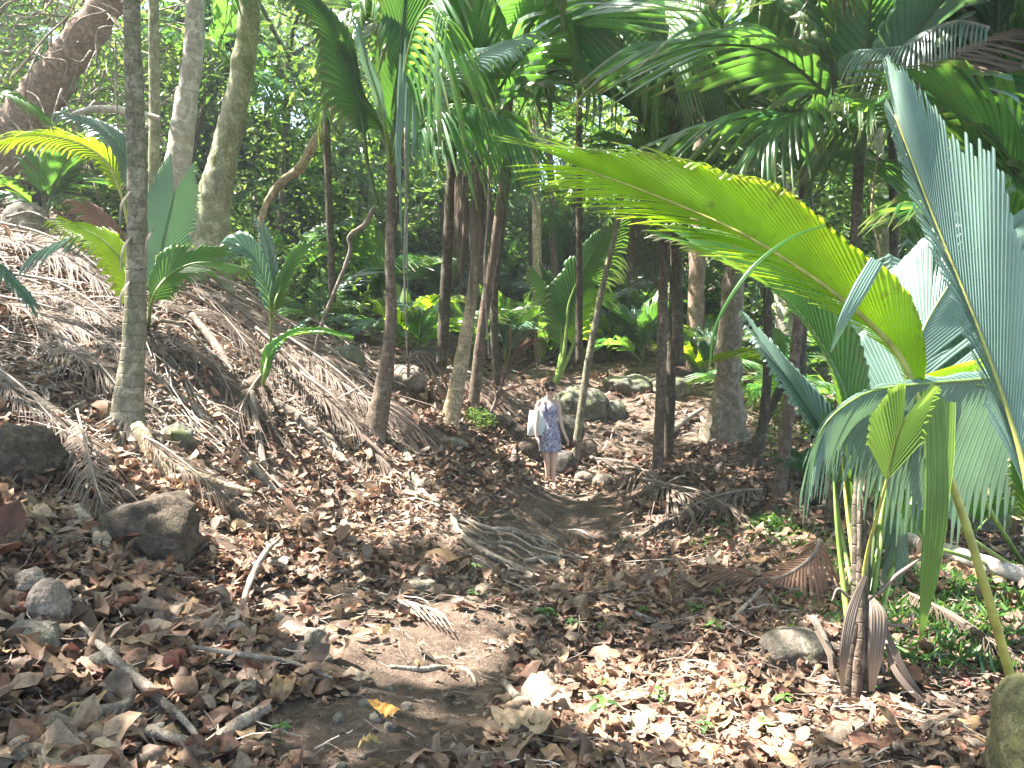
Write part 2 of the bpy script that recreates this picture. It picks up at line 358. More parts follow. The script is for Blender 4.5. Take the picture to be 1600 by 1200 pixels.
def soil():
    m, t, out = newmat('soil'); tc = nd(t, 'ShaderNodeTexCoord'); o = tc.outputs['Object']
    n1 = noise_(t, o, .9, 5, .6, .3); n2 = noise_(t, o, 7, 6, .7); n3 = noise_(t, o, 45, 5, .75)
    c = ramp_(t, n1, [(.3, (.10,.064,.046)), (.5, (.16,.108,.08)), (.68, (.26,.19,.142))])
    n4 = noise_(t, o, 2.6, 7, .8, .5); c = mixc(t, ramp_(t, n4, [(.42, .75), (.56, 0.)]), c, (.06,.042,.032))
    c = mixc(t, ramp_(t, n2, [(.42, .0), (.75, .6)]), c, (.28,.21,.16))
    c = mixc(t, ramp_(t, n3, [(.3, .6), (.5, .0)]), c, (.04,.028,.022))
    vo = nd(t, 'ShaderNodeTexVoronoi'); setv(vo, Scale=26.); t.links.new(o, vo.inputs['Vector'])
    c = mixc(t, ramp_(t, vo.outputs['Distance'], [(.12, .55), (.22, 0.)]), c, (.33,.27,.22))
    bs = nd(t, 'ShaderNodeBsdfPrincipled'); t.links.new(c, bs.inputs['Base Color']); setv(bs, Roughness=.92); bs.inputs['Specular IOR Level'].default_value = .2
    bp = nd(t, 'ShaderNodeBump'); bp.inputs['Strength'].default_value = 1.; bp.inputs['Distance'].default_value = .06
    t.links.new(math_(t, 'ADD', n2, math_(t, 'MULTIPLY', n3, .5)), bp.inputs['Height']); t.links.new(bp.outputs[0], bs.inputs['Normal']); t.links.new(bs.outputs[0], out.inputs[0])
    return m
def littermat(name, tf=.12):
    m, t, out = newmat(name); tc = nd(t, 'ShaderNodeTexCoord'); at = nd(t, 'ShaderNodeAttribute'); at.attribute_name = 'col'
    n1 = noise_(t, tc.outputs['Object'], 40, 5, .7); 
    f = ramp_(t, n1, [(.3, (.55,.5,.48)), (.6, (1.,1.,1.)), (.78, (1.25,1.2,1.1))])
    c = mixc(t, 1., at.outputs['Color'], f, 'MULTIPLY')
    bs = nd(t, 'ShaderNodeBsdfPrincipled'); t.links.new(c, bs.inputs['Base Color']); setv(bs, Roughness=.62); bs.inputs['Specular IOR Level'].default_value = .35
    bp = nd(t, 'ShaderNodeBump'); bp.inputs['Strength'].default_value = .4; bp.inputs['Distance'].default_value = .004
    t.links.new(n1, bp.inputs['Height']); t.links.new(bp.outputs[0], bs.inputs['Normal'])
    tr = nd(t, 'ShaderNodeBsdfTranslucent'); t.links.new(c, tr.inputs[0])
    mx = nd(t, 'ShaderNodeMixShader'); mx.inputs[0].default_value = tf
    t.links.new(bs.outputs[0], mx.inputs[1]); t.links.new(tr.outputs[0], mx.inputs[2]); t.links.new(mx.outputs[0], out.inputs[0])
    return m

M = dict(
 soil=soil(), litter=littermat('litter'),
 dark=leafmat('leaf_dark', (.028,.095,.028), (.15,.36,.04), .34, .3),
 mid=leafmat('leaf_mid', (.045,.14,.03), (.27,.52,.05), .43, .34),
 lime=leafmat('leaf_lime', (.11,.20,.02), (.56,.82,.02), .64, .45, brownamt=.5, stripe=.5),
 fresh=leafmat('leaf_fresh', (.16,.27,.07), (.34,.55,.08), .4, .38, brownamt=.15, stripe=.6),
 silver=leafmat('leaf_silver', (.14,.22,.18), (.18,.32,.14), .22, .3, brownamt=.12, stripe=.7, spec=.8),
 teal=leafmat('leaf_teal', (.09,.17,.12), (.18,.36,.10), .25, .33, brownamt=.15, stripe=.6, spec=.7),
 dead=leafmat('leaf_dead', (.185,.138,.108), (.18,.13,.09), .15, .6, brown=(.12,.08,.055), brownamt=.6, stripe=.8, spec=.3),
 deadred=leafmat('leaf_dead_red', (.24,.13,.085), (.25,.12,.07), .2, .6, brown=(.1,.06,.04), brownamt=.5, stripe=.8, spec=.3),
 rib=flatmat('green_stalk', (.16,.24,.05), .45, .3, 12), ribdark=flatmat('dark_stalk', (.06,.10,.03), .5, .3, 12),
 ribyel=flatmat('yellow_stalk', (.34,.33,.08), .45, .3, 12), ribdead=flatmat('dead_stalk', (.20,.155,.125), .7, .35, 16),
 palmbark=bark('palm_bark', (.15,.125,.09), (.30,.26,.19), (.20,.20,.12), ring=9., scale=10, moss=.35, mosscol=(.10,.11,.05)),
 redbark=bark('red_bark', (.09,.06,.045), (.22,.16,.12), (.17,.14,.10), ring=12., scale=12),
 tanbark=bark('tan_bark', (.30,.22,.14), (.50,.38,.25), (.28,.24,.15), ring=8., scale=9),
 darkbark=bark('dark_bark', (.055,.042,.032), (.13,.10,.075), (.09,.09,.05), ring=10., scale=12),
 palebark=bark('pale_bark', (.30,.26,.23), (.52,.47,.42), (.42,.36,.30), scale=7, bump=.5, stretch=1.3),
 mossbark=bark('moss_bark', (.16,.14,.09), (.36,.34,.24), (.24,.25,.13), scale=8, moss=.5, mosscol=(.10,.12,.04)),
 roughbark=bark('rough_bark', (.12,.075,.055), (.36,.25,.19), (.28,.20,.15), scale=13, bump=1., stretch=.25),
 root=bark('root_bark', (.17,.13,.10), (.36,.30,.24), (.25,.20,.15), scale=14, stretch=1.),
 stick=bark('stick_bark', (.15,.12,.095), (.34,.28,.23), (.21,.165,.13), scale=16, stretch=1.),
 butt=bark('brown_pale_bark', (.15,.115,.085), (.34,.28,.22), (.24,.20,.14), scale=9, bump=1., stretch=.5, moss=.3, mosscol=(.10,.11,.05)), earth=bark('earthy_rock', (.05,.036,.027), (.12,.09,.068), (.085,.062,.045), scale=14, stretch=1, bump=1.2, moss=.25, mosscol=(.08,.08,.03)),
 rock=bark('mossy_rock', (.07,.07,.058), (.19,.185,.15), (.14,.13,.10), scale=9, stretch=1, bump=1., moss=.8, mosscol=(.12,.135,.035)),
 lichen=bark('lichen_rock', (.12,.10,.06), (.26,.23,.12), (.20,.20,.09), scale=22, stretch=1, bump=1., moss=.6, mosscol=(.22,.22,.07)),
 grey=bark('grey_rock', (.13,.108,.085), (.27,.225,.18), (.16,.135,.11), scale=11, stretch=1, bump=1., moss=.3),
 tanrock=bark('tan_rock', (.22,.17,.14), (.33,.265,.22), (.22,.165,.13), scale=11, stretch=1, bump=1.),
 darkrock=bark('dark_rock', (.055,.05,.045), (.10,.09,.078), (.075,.06,.045), scale=11, stretch=1, bump=1., moss=.3, mosscol=(.08,.09,.03)),
 canopy=cardmat('canopy_leaves', [(0,(.03,.07,.015)),(.7,(.06,.13,.025)),(1,(.12,.17,.03))], [(0,(.12,.25,.02)),(1,(.35,.5,.05))]),
 bush=cardmat('bush_leaves', [(0,(.018,.05,.015)),(.6,(.05,.12,.025)),(1,(.13,.20,.04))], [(0,(.08,.18,.03)),(.6,(.22,.38,.05)),(1,(.45,.6,.10))], .42, .33),
 wood=cardmat('forest_leaves', [(0,(.03,.07,.025)),(.6,(.07,.14,.035)),(1,(.18,.24,.07))], [(0,(.1,.22,.04)),(.6,(.27,.46,.08)),(1,(.5,.62,.16))], .45, .35),
 seedling=cardmat('seedling_leaves', [(0,(.05,.08,.03)),(.5,(.05,.13,.03)),(1,(.11,.22,.05))], [(0,(.1,.25,.04)),(1,(.3,.5,.07))], .35, .5),
)
# ------------------------------------------------------------------ light, sky, camera
SUN = Vector((-.48, .10, .87)).normalized()
EXPO = 2.75
w = bpy.data.worlds.new('World'); scn.world = w; w.use_nodes = True
t = w.node_tree; bg = t.nodes['Background']; sk = t.nodes.new('ShaderNodeTexSky'); sk.sky_type = 'NISHITA'; sk.sun_disc = False
sk.sun_elevation = math.asin(SUN.z); sk.sun_rotation = math.atan2(SUN.x, SUN.y); sk.dust_density = 2.0; sk.air_density = 1.2
t.links.new(sk.outputs[0], bg.inputs[0]); bg.inputs[1].default_value = .125
sl = bpy.data.lights.new('sun', 'SUN'); sl.energy = 5.0; sl.angle = R(.5); sl.color = (1., .955, .87)
so = bpy.data.objects.new('sun', sl); COL.objects.link(so); so.rotation_euler = (-SUN).to_track_quat('-Z', 'Y').to_euler(); so.location = (-10, 0, 30)
cam = bpy.data.cameras.new('camera'); co = bpy.data.objects.new('camera', cam); COL.objects.link(co); scn.camera = co
co.location = (0, 0, CAMH); co.rotation_euler = (R(90), 0, 0); cam.sensor_width = 36; cam.lens = 27; cam.shift_y = -40/1600; cam.clip_end = 500; cam.clip_start = .05
scn.view_settings.view_transform = 'Standard'; scn.view_settings.look = 'None'; scn.view_settings.gamma = 1; scn.view_settings.exposure = EXPO
scn.cycles.max_bounces = 7; scn.cycles.diffuse_bounces = 4; scn.cycles.transmission_bounces = 4; scn.cycles.glossy_bounces = 2
scn.cycles.use_denoising = True; scn.cycles.sample_clamp_indirect = 6.0

# ------------------------------------------------------------------ ground
ys = np.concatenate([np.linspace(-12, 2, 30)[:-1], 2*np.power(60/2, np.linspace(0, 1, 420))])
xs = np.sinh(np.linspace(-4.6, 4.6, 420))*1.0
GX, GY = np.meshgrid(xs, ys); GZ = H(GX.ravel(), GY.ravel())
m_, n2_ = len(ys), len(xs); i, j = np.meshgrid(np.arange(m_-1), np.arange(n2_-1), indexing='ij')
gf = np.stack([i*n2_+j, i*n2_+j+1, (i+1)*n2_+j+1, (i+1)*n2_+j], -1).reshape(-1, 4)
g = link('ground', mkmesh('ground', np.c_[GX.ravel(), GY.ravel(), GZ], gf, M['soil'])); tag(g, 'brown earth forest floor with bare trodden path rising and dipping', 'ground', kind='structure')

# ------------------------------------------------------------------ leaf litter
def litter_mesh(pos, yaw, size, cols, rs, nu, nv, pitch=.32, lift=.012):
    n = len(pos)
    s = np.linspace(0, 1, nu); wv = np.sin(np.pi*np.clip(s, 0.0, 1)**.8)**.8; wv[0] = .05; wv[-1] = .03
    c = np.linspace(-1, 1, nv); asp = rs.uniform(.32, .58, n)
    x = (s-.5)[None,:,None]*np.ones((n, 1, nv)); y = asp[:,None,None]*.5*wv[None,:,None]*c[None,None,:]
    cup = rs.normal(.4, .7 if n > 1 else .35, n)[:,None,None]; bend = rs.normal(0, 2.1, n)[:,None,None]; tw = rs.normal(0, .8, n)[:,None,None]
    ay = y*cup*4; r_ = 1/np.where(np.abs(cup*4) < .2, .2, cup*4)
    yy = np.where(np.abs(cup*4) < .2, y, r_*np.sin(ay)); zz = np.where(np.abs(cup*4) < .2, 0, r_*(1-np.cos(ay)))
    b = np.where(np.abs(bend) < .1, .1, bend)
    xx = np.sin(x*b)/b - np.sin(b*x)*zz; zz2 = (1-np.cos(x*b))/b*np.sign(1) + np.cos(b*x)*zz
    zz2 = zz2 + .085*rs.normal(size=(n, nu, nv))*(wv[None,:,None])*.6 - .03*np.abs(c)[None,None,:]*0
    a = tw*x*1.6; yy, zz2 = yy*np.cos(a)-zz2*np.sin(a), yy*np.sin(a)+zz2*np.cos(a)
    X = np.stack([xx, yy, zz2], -1)*size[:,None,None,None]
    p = rs.normal(0, pitch, n); q = rs.normal(0, pitch, n); fl = rs.random(n) < .5; q = q+np.where(fl, np.pi, 0)
    cq, sq, cpp, sp, cy, sy = [f(v)[:,None,None] for v in (q, p, yaw) for f in (np.cos, np.sin)]
    x0, y0, z0 = X[...,0], X[...,1], X[...,2]
    y1, z1 = y0*cq-z0*sq, y0*sq+z0*cq
    x1, z2 = x0*cpp+z1*sp, -x0*sp+z1*cpp
    V = np.stack([x1*cy-y1*sy, x1*sy+y1*cy, z2], -1)
    mn = V[...,2].reshape(n, -1).min(1)
    V[...,2] -= (mn*.6)[:,None,None]
    V = V+pos[:,None,None,:]+np.array([0, 0, lift])
    i, j = np.meshgrid(np.arange(nu-1), np.arange(nv-1), indexing='ij')
    f = np.stack([i*nv+j, i*nv+j+1, (i+1)*nv+j+1, (i+1)*nv+j], -1).reshape(-1, 4)
    Fq = (f[None]+np.arange(n)[:,None,None]*nu*nv).reshape(-1, 4)
    # a slightly darker rib down the middle belongs to the leaf itself
    cc = cols[:,None,None,:]*(1-.22*(np.abs(c) < .1))[None,None,:,None]*(1+.15*rs.normal(size=(n, nu, 1, 1)))
    return V.reshape(-1, 3), Fq, None, np.clip(np.broadcast_to(cc, (n, nu, nv, 3)), .01, .9).reshape(-1, 3)
PAL = np.array([(.30,.19,.12),(.22,.13,.085),(.40,.28,.19),(.17,.105,.075),(.33,.16,.10),(.46,.35,.25),(.27,.21,.16),(.36,.24,.12),(.20,.15,.12),(.30,.25,.21),(.24,.10,.07)])
PAL = (PAL*.84+PAL.mean(1, keepdims=True)*.16)*np.array([1.08,.98,.90])
PW = np.array([.16,.15,.12,.12,.08,.07,.09,.07,.07,.05,.02])
def pick(n, rs): return PAL[rs.choice(len(PAL), n, p=PW/PW.sum())]*rs.uniform(.7, 1.2, (n, 1))
DIRT = [(860,768,.32,.97),(590,1160,.36,.85),(650,1085,.34,.85),(705,1020,.32,.85),(755,955,.34,.9),(800,895,.36,.95),(850,850,.42,.95),(905,805,.55,.97),(650,1020,.55,.85),(560,1130,.4,.8),(640,1150,.3,.75),(760,930,.4,.9),(830,890,.35,.8),(900,830,.7,.85),(920,790,.8,.9),(770,860,.45,.8),(820,845,.4,.8),(710,930,.3,.8),(500,960,.4,.7),(600,960,.45,.7),(270,830,.35,.9),(400,790,.4,.6),(880,860,.4,.7),(1480,1090,.3,.45),(1560,1150,.3,.6),(720,870,.2,.6),(500,1130,.25,.5),(700,1100,.35,.7)]
dirt = [(G(a, b), r, s) for a, b, r, s in DIRT]
def scatter(n, y0, y1, rs, xlim=.78, dk=1.):
    Y = y0*np.power(y1/y0, rs.random(n)) if y0 > 1.9 else rs.uniform(y0, y1, n)
    # density even over the ground: accept in proportion to Y*Y
    k = rs.random(n) < (Y/y1)**2; Y = Y[k]
    X = rs.uniform(-1, 1, len(Y))*(xlim*Y+.5)
    keep = np.ones(len(Y), bool)
    for c, r, s in dirt:
        d = np.hypot(X-c.x, Y-c.y); keep &= ~((d < r*(1.15+.5*vnoise(X*5, Y*5, 9)-.25)) & (rs.random(len(Y)) < s*dk))
    keep &= rs.random(len(Y)) < .6+.8*vnoise(X*1.7, Y*1.7, 21)
    X, Y = X[keep], Y[keep]
    return X, Y
def litter(name, n, y0, y1, size, nu, nv, seed, label, pitch=.32, xl=.78, side=None, layers=.05, dk=1.):
    rs = np.random.default_rng(seed); X, Y = scatter(n, y0, y1, rs, xl, dk); k = len(X)
    Z = H(X, Y)+rs.random(k)**2*layers
    s = size*rs.lognormal(0, .35, k)
    if side: s = s*np.interp(X/np.maximum(Y, 1), [-.6, -.1, .2, .6], side)
    return solo(name, litter_mesh(np.c_[X, Y, Z], rs.uniform(0, 6.28, k), s, pick(k, rs)*(.55+.8*vnoise(X*2.2, Y*2.2, 33))[:,None], rs, nu, nv, pitch), M['litter'], label, 'leaf litter', kind='stuff', origin=(0, 0, 0))
litter('leaf_litter', 44000, 2.2, 6.2, .106, 7, 5, 1, 'large curled brown dead leaves covering the ground nearest the viewer', side=(1.3, 1.05, .8, .7))
litter('leaf_litter', 64000, 5.6, 14, .115, 5, 3, 2, 'brown curled dead leaves strewn over the bank and beside the path', .38, layers=.13)
litter('leaf_litter', 45000, 13, 34, .16, 4, 3, 3, 'pale leaf litter spread over the far slope below the palms', .45)
litter('leaf_litter', 46000, 2.0, 9., .05, 4, 3, 4, 'small crumbled leaf fragments between the larger dead leaves', .3, layers=.012, dk=.6)
# thin fibres and twigs
def fibres(name, n, y0, y1, ln, wd, seed, label, region=None, dk=1.):
    rs = np.random.default_rng(seed); X, Y = scatter(n, y0, y1, rs, dk=dk)
    if region is not None:
        k = region(X, Y, rs); X, Y = X[k], Y[k]
    k = len(X); a = rs.normal(-.5, .9, k); L = ln*rs.lognormal(0, .5, k); m = 6
    s = np.linspace(-.5, .5, m)[None]; bend = rs.normal(0, .35, k)[:,None]
    px = s*L[:,None]; py = bend*L[:,None]*(s**2)
    x = X[:,None]+px*np.cos(a)[:,None]-py*np.sin(a)[:,None]; y = Y[:,None]+px*np.sin(a)[:,None]+py*np.cos(a)[:,None]
    z = H(x.ravel(), y.ravel()).reshape(k, m)+.015+rs.random(k)[:,None]*.06+np.abs(rs.normal(0, .10, k))[:,None]*L[:,None]*(.5+s)
    W = (wd*rs.lognormal(0, .4, k))[:,None]
    nx, ny = -np.sin(a)[:,None], np.cos(a)[:,None]
    V = np.stack([np.stack([x+nx*W, y+ny*W, z], -1), np.stack([x, y, z+W*.9], -1), np.stack([x-nx*W, y-ny*W, z], -1)], 2).reshape(-1, 3)
    i, j = np.meshgrid(np.arange(m-1), np.arange(2), indexing='ij')
    f = np.stack([i*3+j, i*3+j+1, (i+1)*3+j+1, (i+1)*3+j], -1).reshape(-1, 4)
    Fq = (f[None]+np.arange(k)[:,None,None]*m*3).reshape(-1, 4)
    base = np.array([(.40,.34,.29),(.27,.21,.17),(.17,.13,.10),(.48,.42,.36)])[rs.integers(0, 4, k)]
    return solo(name, (V, Fq, None, np.repeat(base, m*3, 0)), M['litter'], label, 'twig litter', kind='stuff', origin=(0, 0, 0))
fibres('twig_litter', 9000, 2.2, 8, .16, .0022, 5, 'thin twigs and rootlets lying through the nearer leaf litter')
fibres('rootlet_litter', 30000, 2.2, 9, .07, .0011, 8, 'hair-thin rootlets and crumbs on the bare trodden earth', dk=0.)
fibres('twig_litter', 16000, 7, 26, .38, .006, 6, 'grey twigs and shed leaf strips littering the farther slope')
fibres('palm_fibre_litter', 46000, 4.8, 15, .5, .0045, 7, 'grey shredded palm leaf strips matted over the high bank', lambda X, Y, r: (X < -.15*Y-.3) & (H(X, Y) > .75+.0*X) & (r.random(len(X)) < .8))

# ------------------------------------------------------------------ palm fronds shared by the farther palms
_proto = {}
def proto(kind, v, mat, ribmat):
    key = (kind, v)
    if key not in _proto:
        rs = np.random.default_rng(hash(kind) % 1000 if False else sum(map(ord, kind))*7+v)
        dr = rs.uniform(.6, 1.3)
        if kind == 'broad':      # almost undivided, two-lobed
            pts = [(.0,0,0), (.3,0,.05), (.6,0,.02*dr), (.85,0,-.10*dr)]
            VF = frond(pts, .46, nseg=20, K=8, a0=52, a1=9, joinf=.84, jvar=.1, fold=24, droop=.10, tipdroop=.3, t0=.28, seed=v, tears=2, pleat=.3)
        elif kind == 'split':    # broken into wide fingers
            pts = [(.0,0,0), (.3,0,.06), (.6,0,.02), (.9,0,-.18*dr)]
            VF = frond(pts, .44, nseg=15, K=8, a0=55, a1=12, joinf=.55, jvar=.25, fold=12, droop=.25, tipdroop=.5, t0=.25, seed=v, tears=5, pleat=.3)
        elif kind == 'feather':
            pts = [(.0,0,0), (.3,0,.08), (.65,0,.02), (1.,0,-.26*dr)]
            VF = frond(pts, .30, nseg=30, K=6, a0=62, a1=18, joinf=.04, jvar=.02, fold=18, droop=.35, tipdroop=.55, t0=.2, seed=v, taper=.95, pleat=.3, narrow=.62)
        else:                    # dead, hanging
            pts = [(.0,0,0), (.3,0,.03), (.6,0,-.10), (.95,0,-.42*dr)]
            VF = frond(pts, .30, nseg=26, K=6, a0=50, a1=14, joinf=.08, jvar=.06, fold=-30, droop=.7, tipdroop=.4, t0=.2, seed=v, taper=.95, pleat=.5, narrow=.5, ajit=.22, lvar=.3, drop=.15)
        _proto[key] = (VF, tube(pts, [.012, .009, .006, .003], 14, 6), {})
    VF, RF, cache = _proto[key]
    ck = mat+ribmat
    if ck not in cache: cache[ck] = (mkmesh('frond_'+kind, VF[0], VF[1], M[mat], VF[2]), mkmesh('midrib_'+kind, RF[0], RF[1], M[ribmat], RF[2]))
    return cache[ck]
def add_frond(root, off, az, el, ln, kind='broad', v=0, mat='dark', ribmat='ribdark', roll=0., name=None):
    b, r = proto(kind, v, mat, ribmat)
    o = bpy.data.objects.new(name or ('dead_frond' if kind == 'dead' else 'frond'), b); COL.objects.link(o); o.parent = root
    o.location = off; o.rotation_euler = (Matrix.Rotation(R(az), 3, 'Z') @ Matrix.Rotation(R(-el), 3, 'Y') @ Matrix.Rotation(R(roll), 3, 'X')).to_euler(); o.scale = (ln,)*3
    m = bpy.data.objects.new('midrib', r); COL.objects.link(m); m.parent = o
    return o
def palm(label, base, top=None, r=(8, 8), Y=None, crown=(), auto=None, bark_='redbark', dead=0, mid=(), seed=0, group=None, name='palm', cat='palm', sheath=True):
    """trunk through photo positions, then the crown at its top. crown rows: (azimuth, elevation, length, kind, material)"""
    rs = random.Random(seed); g0 = G(*base) if Y is None else P(base[0], base[1], Y); Yb = g0.y
    root = empty(name, g0, label, cat, group)
    off = Vector((0, 0, .02))
    if top:
        pts = [g0-Vector((0, 0, .12))]+[P(q[0], q[1], q[2] if len(q) > 2 else Yb) for q in mid]+[P(top[0], top[1], top[2] if len(top) > 2 else Yb)]
        rr = [x/F_PX*Yb for x in r]
        part('trunk', tube(pts, rr, 60, 14, .07, seed), M[bark_], root)
        off = pts[-1]-g0
        if sheath: part('crown_shaft', tube([pts[-1]-Vector((0, 0, .25)), pts[-1]+Vector((0, 0, .05)), pts[-1]+Vector((0, 0, .35))], [rr[-1]*1.1, rr[-1]*1.5, rr[-1]*.6], 10, 10, .1), M['ribdark'], root)
    cr = list(crown)
    if auto:
        n, e0, e1, ln, kinds, mats = auto
        for k in range(n): cr.append((k*137.5+rs.uniform(-20, 20)+seed*31, rs.uniform(e0, e1), ln*rs.uniform(.75, 1.15), rs.choice(kinds), rs.choice(mats)))
    for k, (az, el, ln, kind, mat) in enumerate(cr):
        add_frond(root, off+Vector((0, 0, rs.uniform(0, .15))), az, el, ln, kind, rs.randrange(3), mat, 'rib' if mat in ('lime', 'mid') else ('ribdead' if mat.startswith('dead') else 'ribdark'), rs.uniform(-12, 12))
    for k in range(dead):
        add_frond(root, off-Vector((0, 0, .1)), rs.uniform(0, 360), rs.uniform(-60, -25), rs.uniform(1.1, 1.7), 'dead', rs.randrange(3), 'dead', 'ribdead')
    return root
def hero(root, pts, Lpx, N, mat, ribmat='rib', pet=(), pr=4., name='frond', seed=0, tip=.25, **kw):
    """one leaf of a near plant, laid out along its own rib"""
    W = [P(*p) for p in pts]; Ya = sum(p.y for p in W)/len(W); sc = Ya/F_PX
    L = tuple(x*sc for x in Lpx) if isinstance(Lpx, tuple) else Lpx*sc
    o0 = W[0]
    f = part(name, frond(W, L, N, seed=seed, **kw), M[mat], root)
    rib = [P(*p) for p in pet]+W
    part('midrib', tube(rib, [pr*sc, pr*.75*sc, pr*.45*sc, pr*tip*sc], 40, 8), M[ribmat], f)
    return f
# ------------------------------------------------------------------ near palm at the right: silvery and green leaves above dead sheaths
kN = (-.15, -.85, .5)
b0 = G(1345, 1085); Yb = b0.y
near = empty('palm', b0, 'young palm with many broad pleated leaves above a base of dead brown sheaths', 'palm')
rs = random.Random(3)
for k, (x0, x1, yb, dy) in enumerate([(1322,1338,1075,-.1),(1335,1343,1082,-.12),(1350,1346,1084,-.1),(1362,1350,1080,-.02),(1312,1340,1078,.1),(1375,1352,1070,.15)]):
    part('stem_sheath', tube([P(x0, yb+14, Yb+dy), P((x0+x1)/2+2, 1000, Yb+dy*.8), P(x1, 930, Yb+dy*.5), P(x1+rs.uniform(-6, 6), 800, Yb+dy*.3+.05), P(x1+rs.uniform(-10, 10), 730, Yb+.25)], [.035, .034, .026, .014, .004], 22, 8, .18, k), M['redbark' if k % 2 else 'darkbark'], near)
for k, (pts, w_) in enumerate([([(1352,900,Yb-.1),(1330,960,Yb-.25),(1318,1030,Yb-.3),(1316,1075,Yb-.2)], (4,9,7,3)), ([(1360,930,Yb-.12),(1372,960,Yb-.22),(1368,1020,Yb-.25),(1362,1080,Yb-.2)], (3,14,12,4)),
        ([(1372,950,Yb),(1395,1010,Yb-.1),(1425,1070,Yb-.15),(1465,1110,Yb-.15)], (3,5,6,2)), ([(1385,1005,Yb-.05),(1400,1050,Yb-.15),(1440,1095,Yb-.2),(1500,1130,Yb-.2)], (3,5,4,2)), ([(1275,985,Yb+.2),(1295,1020,Yb+.1),(1300,1050,Yb),(1318,1085,Yb)], (3,5,4,3))]):
    part('dead_sheath', ribbon([P(*p) for p in pts], [x/F_PX*Yb for x in w_], (0,-1,.2), 18, 3, .6), M['dead'], near)
for k, pts in enumerate([[(1370,930),(1400,900),(1440,870),(1480,825)], [(1365,935),(1330,935),(1310,920),(1300,940)], [(1368,950),(1390,975),(1420,975),(1425,960)]]):
    part('dead_stalk', tube([P(x, y, Yb-.05) for x, y in pts], [.012, .009, .005], 20, 6, .1, k), M['ribdead'], near)
hero(near, [(1330,800,4.3),(1332,700,4.35),(1310,590,4.4),(1240,480,4.5),(1150,415,4.6),(1095,388,4.7)], (150, 130), (.45,-.75,.35), 'mid', 'rib', [(1345,1000,Yb),(1340,900,Yb)], 5, seed=1, nseg=50, K=12, pleat=.18, a0=34, a1=8, joinf=(.93,.8), jvar=.04, fold=12, droop=.03, tipdroop=.1, prof=[.35,.7,1,1,.9,.8])
hero(near, [(1318,760,4.5),(1290,690,4.55),(1240,610,4.6),(1195,545,4.7)], (110, 70), (.3,-.7,.6), 'silver', 'rib', [(1342,1000,Yb+.1),(1338,880,4.4)], 4, seed=2, nseg=24, K=10, a0=30, a1=6, joinf=.88, jvar=.06, fold=10, droop=.04)
hero(near, [(1385,760,4.7),(1405,640,4.8),(1440,520,5.0),(1500,420,5.1),(1540,370,5.2)], (260, 190), (-.2,-.9,.35), 'silver', 'rib', [(1355,1000,Yb+.05),(1368,860,4.5)], 5, seed=3, tears=4, nseg=60, K=10, a0=42, a1=10, joinf=.93, jvar=.03, fold=-8, droop=.05, pleat=.18)
hero(near, [(1385,730,4.9),(1372,650,5.0),(1358,570,5.1),(1350,500,5.2)], (150, 130), (.1,-.9,.4), 'silver', 'rib', [(1350,1000,Yb+.1),(1362,850,4.6)], 4, seed=4, nseg=44, pleat=.18, K=9, a0=48, a1=12, joinf=.94, jvar=.03, fold=0, droop=.03)
hero(near, [(1480,640,4.9),(1530,560,5.0),(1580,520,5.1),(1640,500,5.2)], (120, 120), (.1,-.7,.7), 'teal', 'rib', [(1365,1000,Yb+.15),(1420,800,4.8)], 4, seed=5, nseg=24, K=9, a0=48, a1=12, joinf=.85, jvar=.1, fold=-10, droop=.12)
hero(near, [(1385,752,3.62),(1392,715,3.6),(1402,680,3.58),(1412,655,3.56)], (108, 92), (.0,-.95,.2), 'fresh', 'ribyel', [(1338,1000,Yb-.05),(1352,880,3.9),(1375,790,3.68)], 3.5, seed=6, nseg=16, K=9, a0=34, a1=17, joinf=.97, jvar=.01, fold=-5, droop=.0, pleat=.2, taper=.3, lvar=.03, prof=[.8,1,1,.9,.7])
hero(near, [(1396,780,4.5),(1402,820,4.5),(1398,860,4.5)], (70, 60), (0,-1,.1), 'silver', 'rib', [(1355,960,Yb+.1),(1375,840,4.4)], 3, seed=7, nseg=14, K=8, a0=34, a1=10, joinf=.9, fold=-30, droop=.2)
hero(near, [(1352,780,4.4),(1350,700,4.45),(1356,650,4.5)], (60, 70), (.5,-.8,.1), 'dark', 'rib', [(1350,960,Yb),(1352,880,4.3)], 3.5, seed=8, nseg=16, K=8, a0=30, a1=8, joinf=.95, fold=10, droop=.0)
hero(near, [(1305,760,4.35),(1310,715,4.35),(1300,670,4.4)], (70, 50), (-.3,-.9,.1), 'dark', 'rib', [(1340,960,Yb),(1318,850,4.3)], 3.5, seed=9, nseg=16, K=8, a0=34, a1=8, joinf=.9, fold=10, droop=.1)
for k, (x0, x1, x2) in enumerate([(1336,1352,1348), (1344,1336,1322), (1352,1368,1384), (1340,1358,1372), (1330,1316,1306)]):
    part('petiole', tube([P(x0, 1010, Yb-.02*k), P(x1, 900, Yb+.03*k), P(x2, 780+6*k, Yb+.2), P(x2+(x2-x1)*.6, 690, Yb+.35)], [.02, .014, .009, .003], 20, 7), M[['rib', 'ribyel', 'rib', 'ribdark', 'rib'][k]], near)

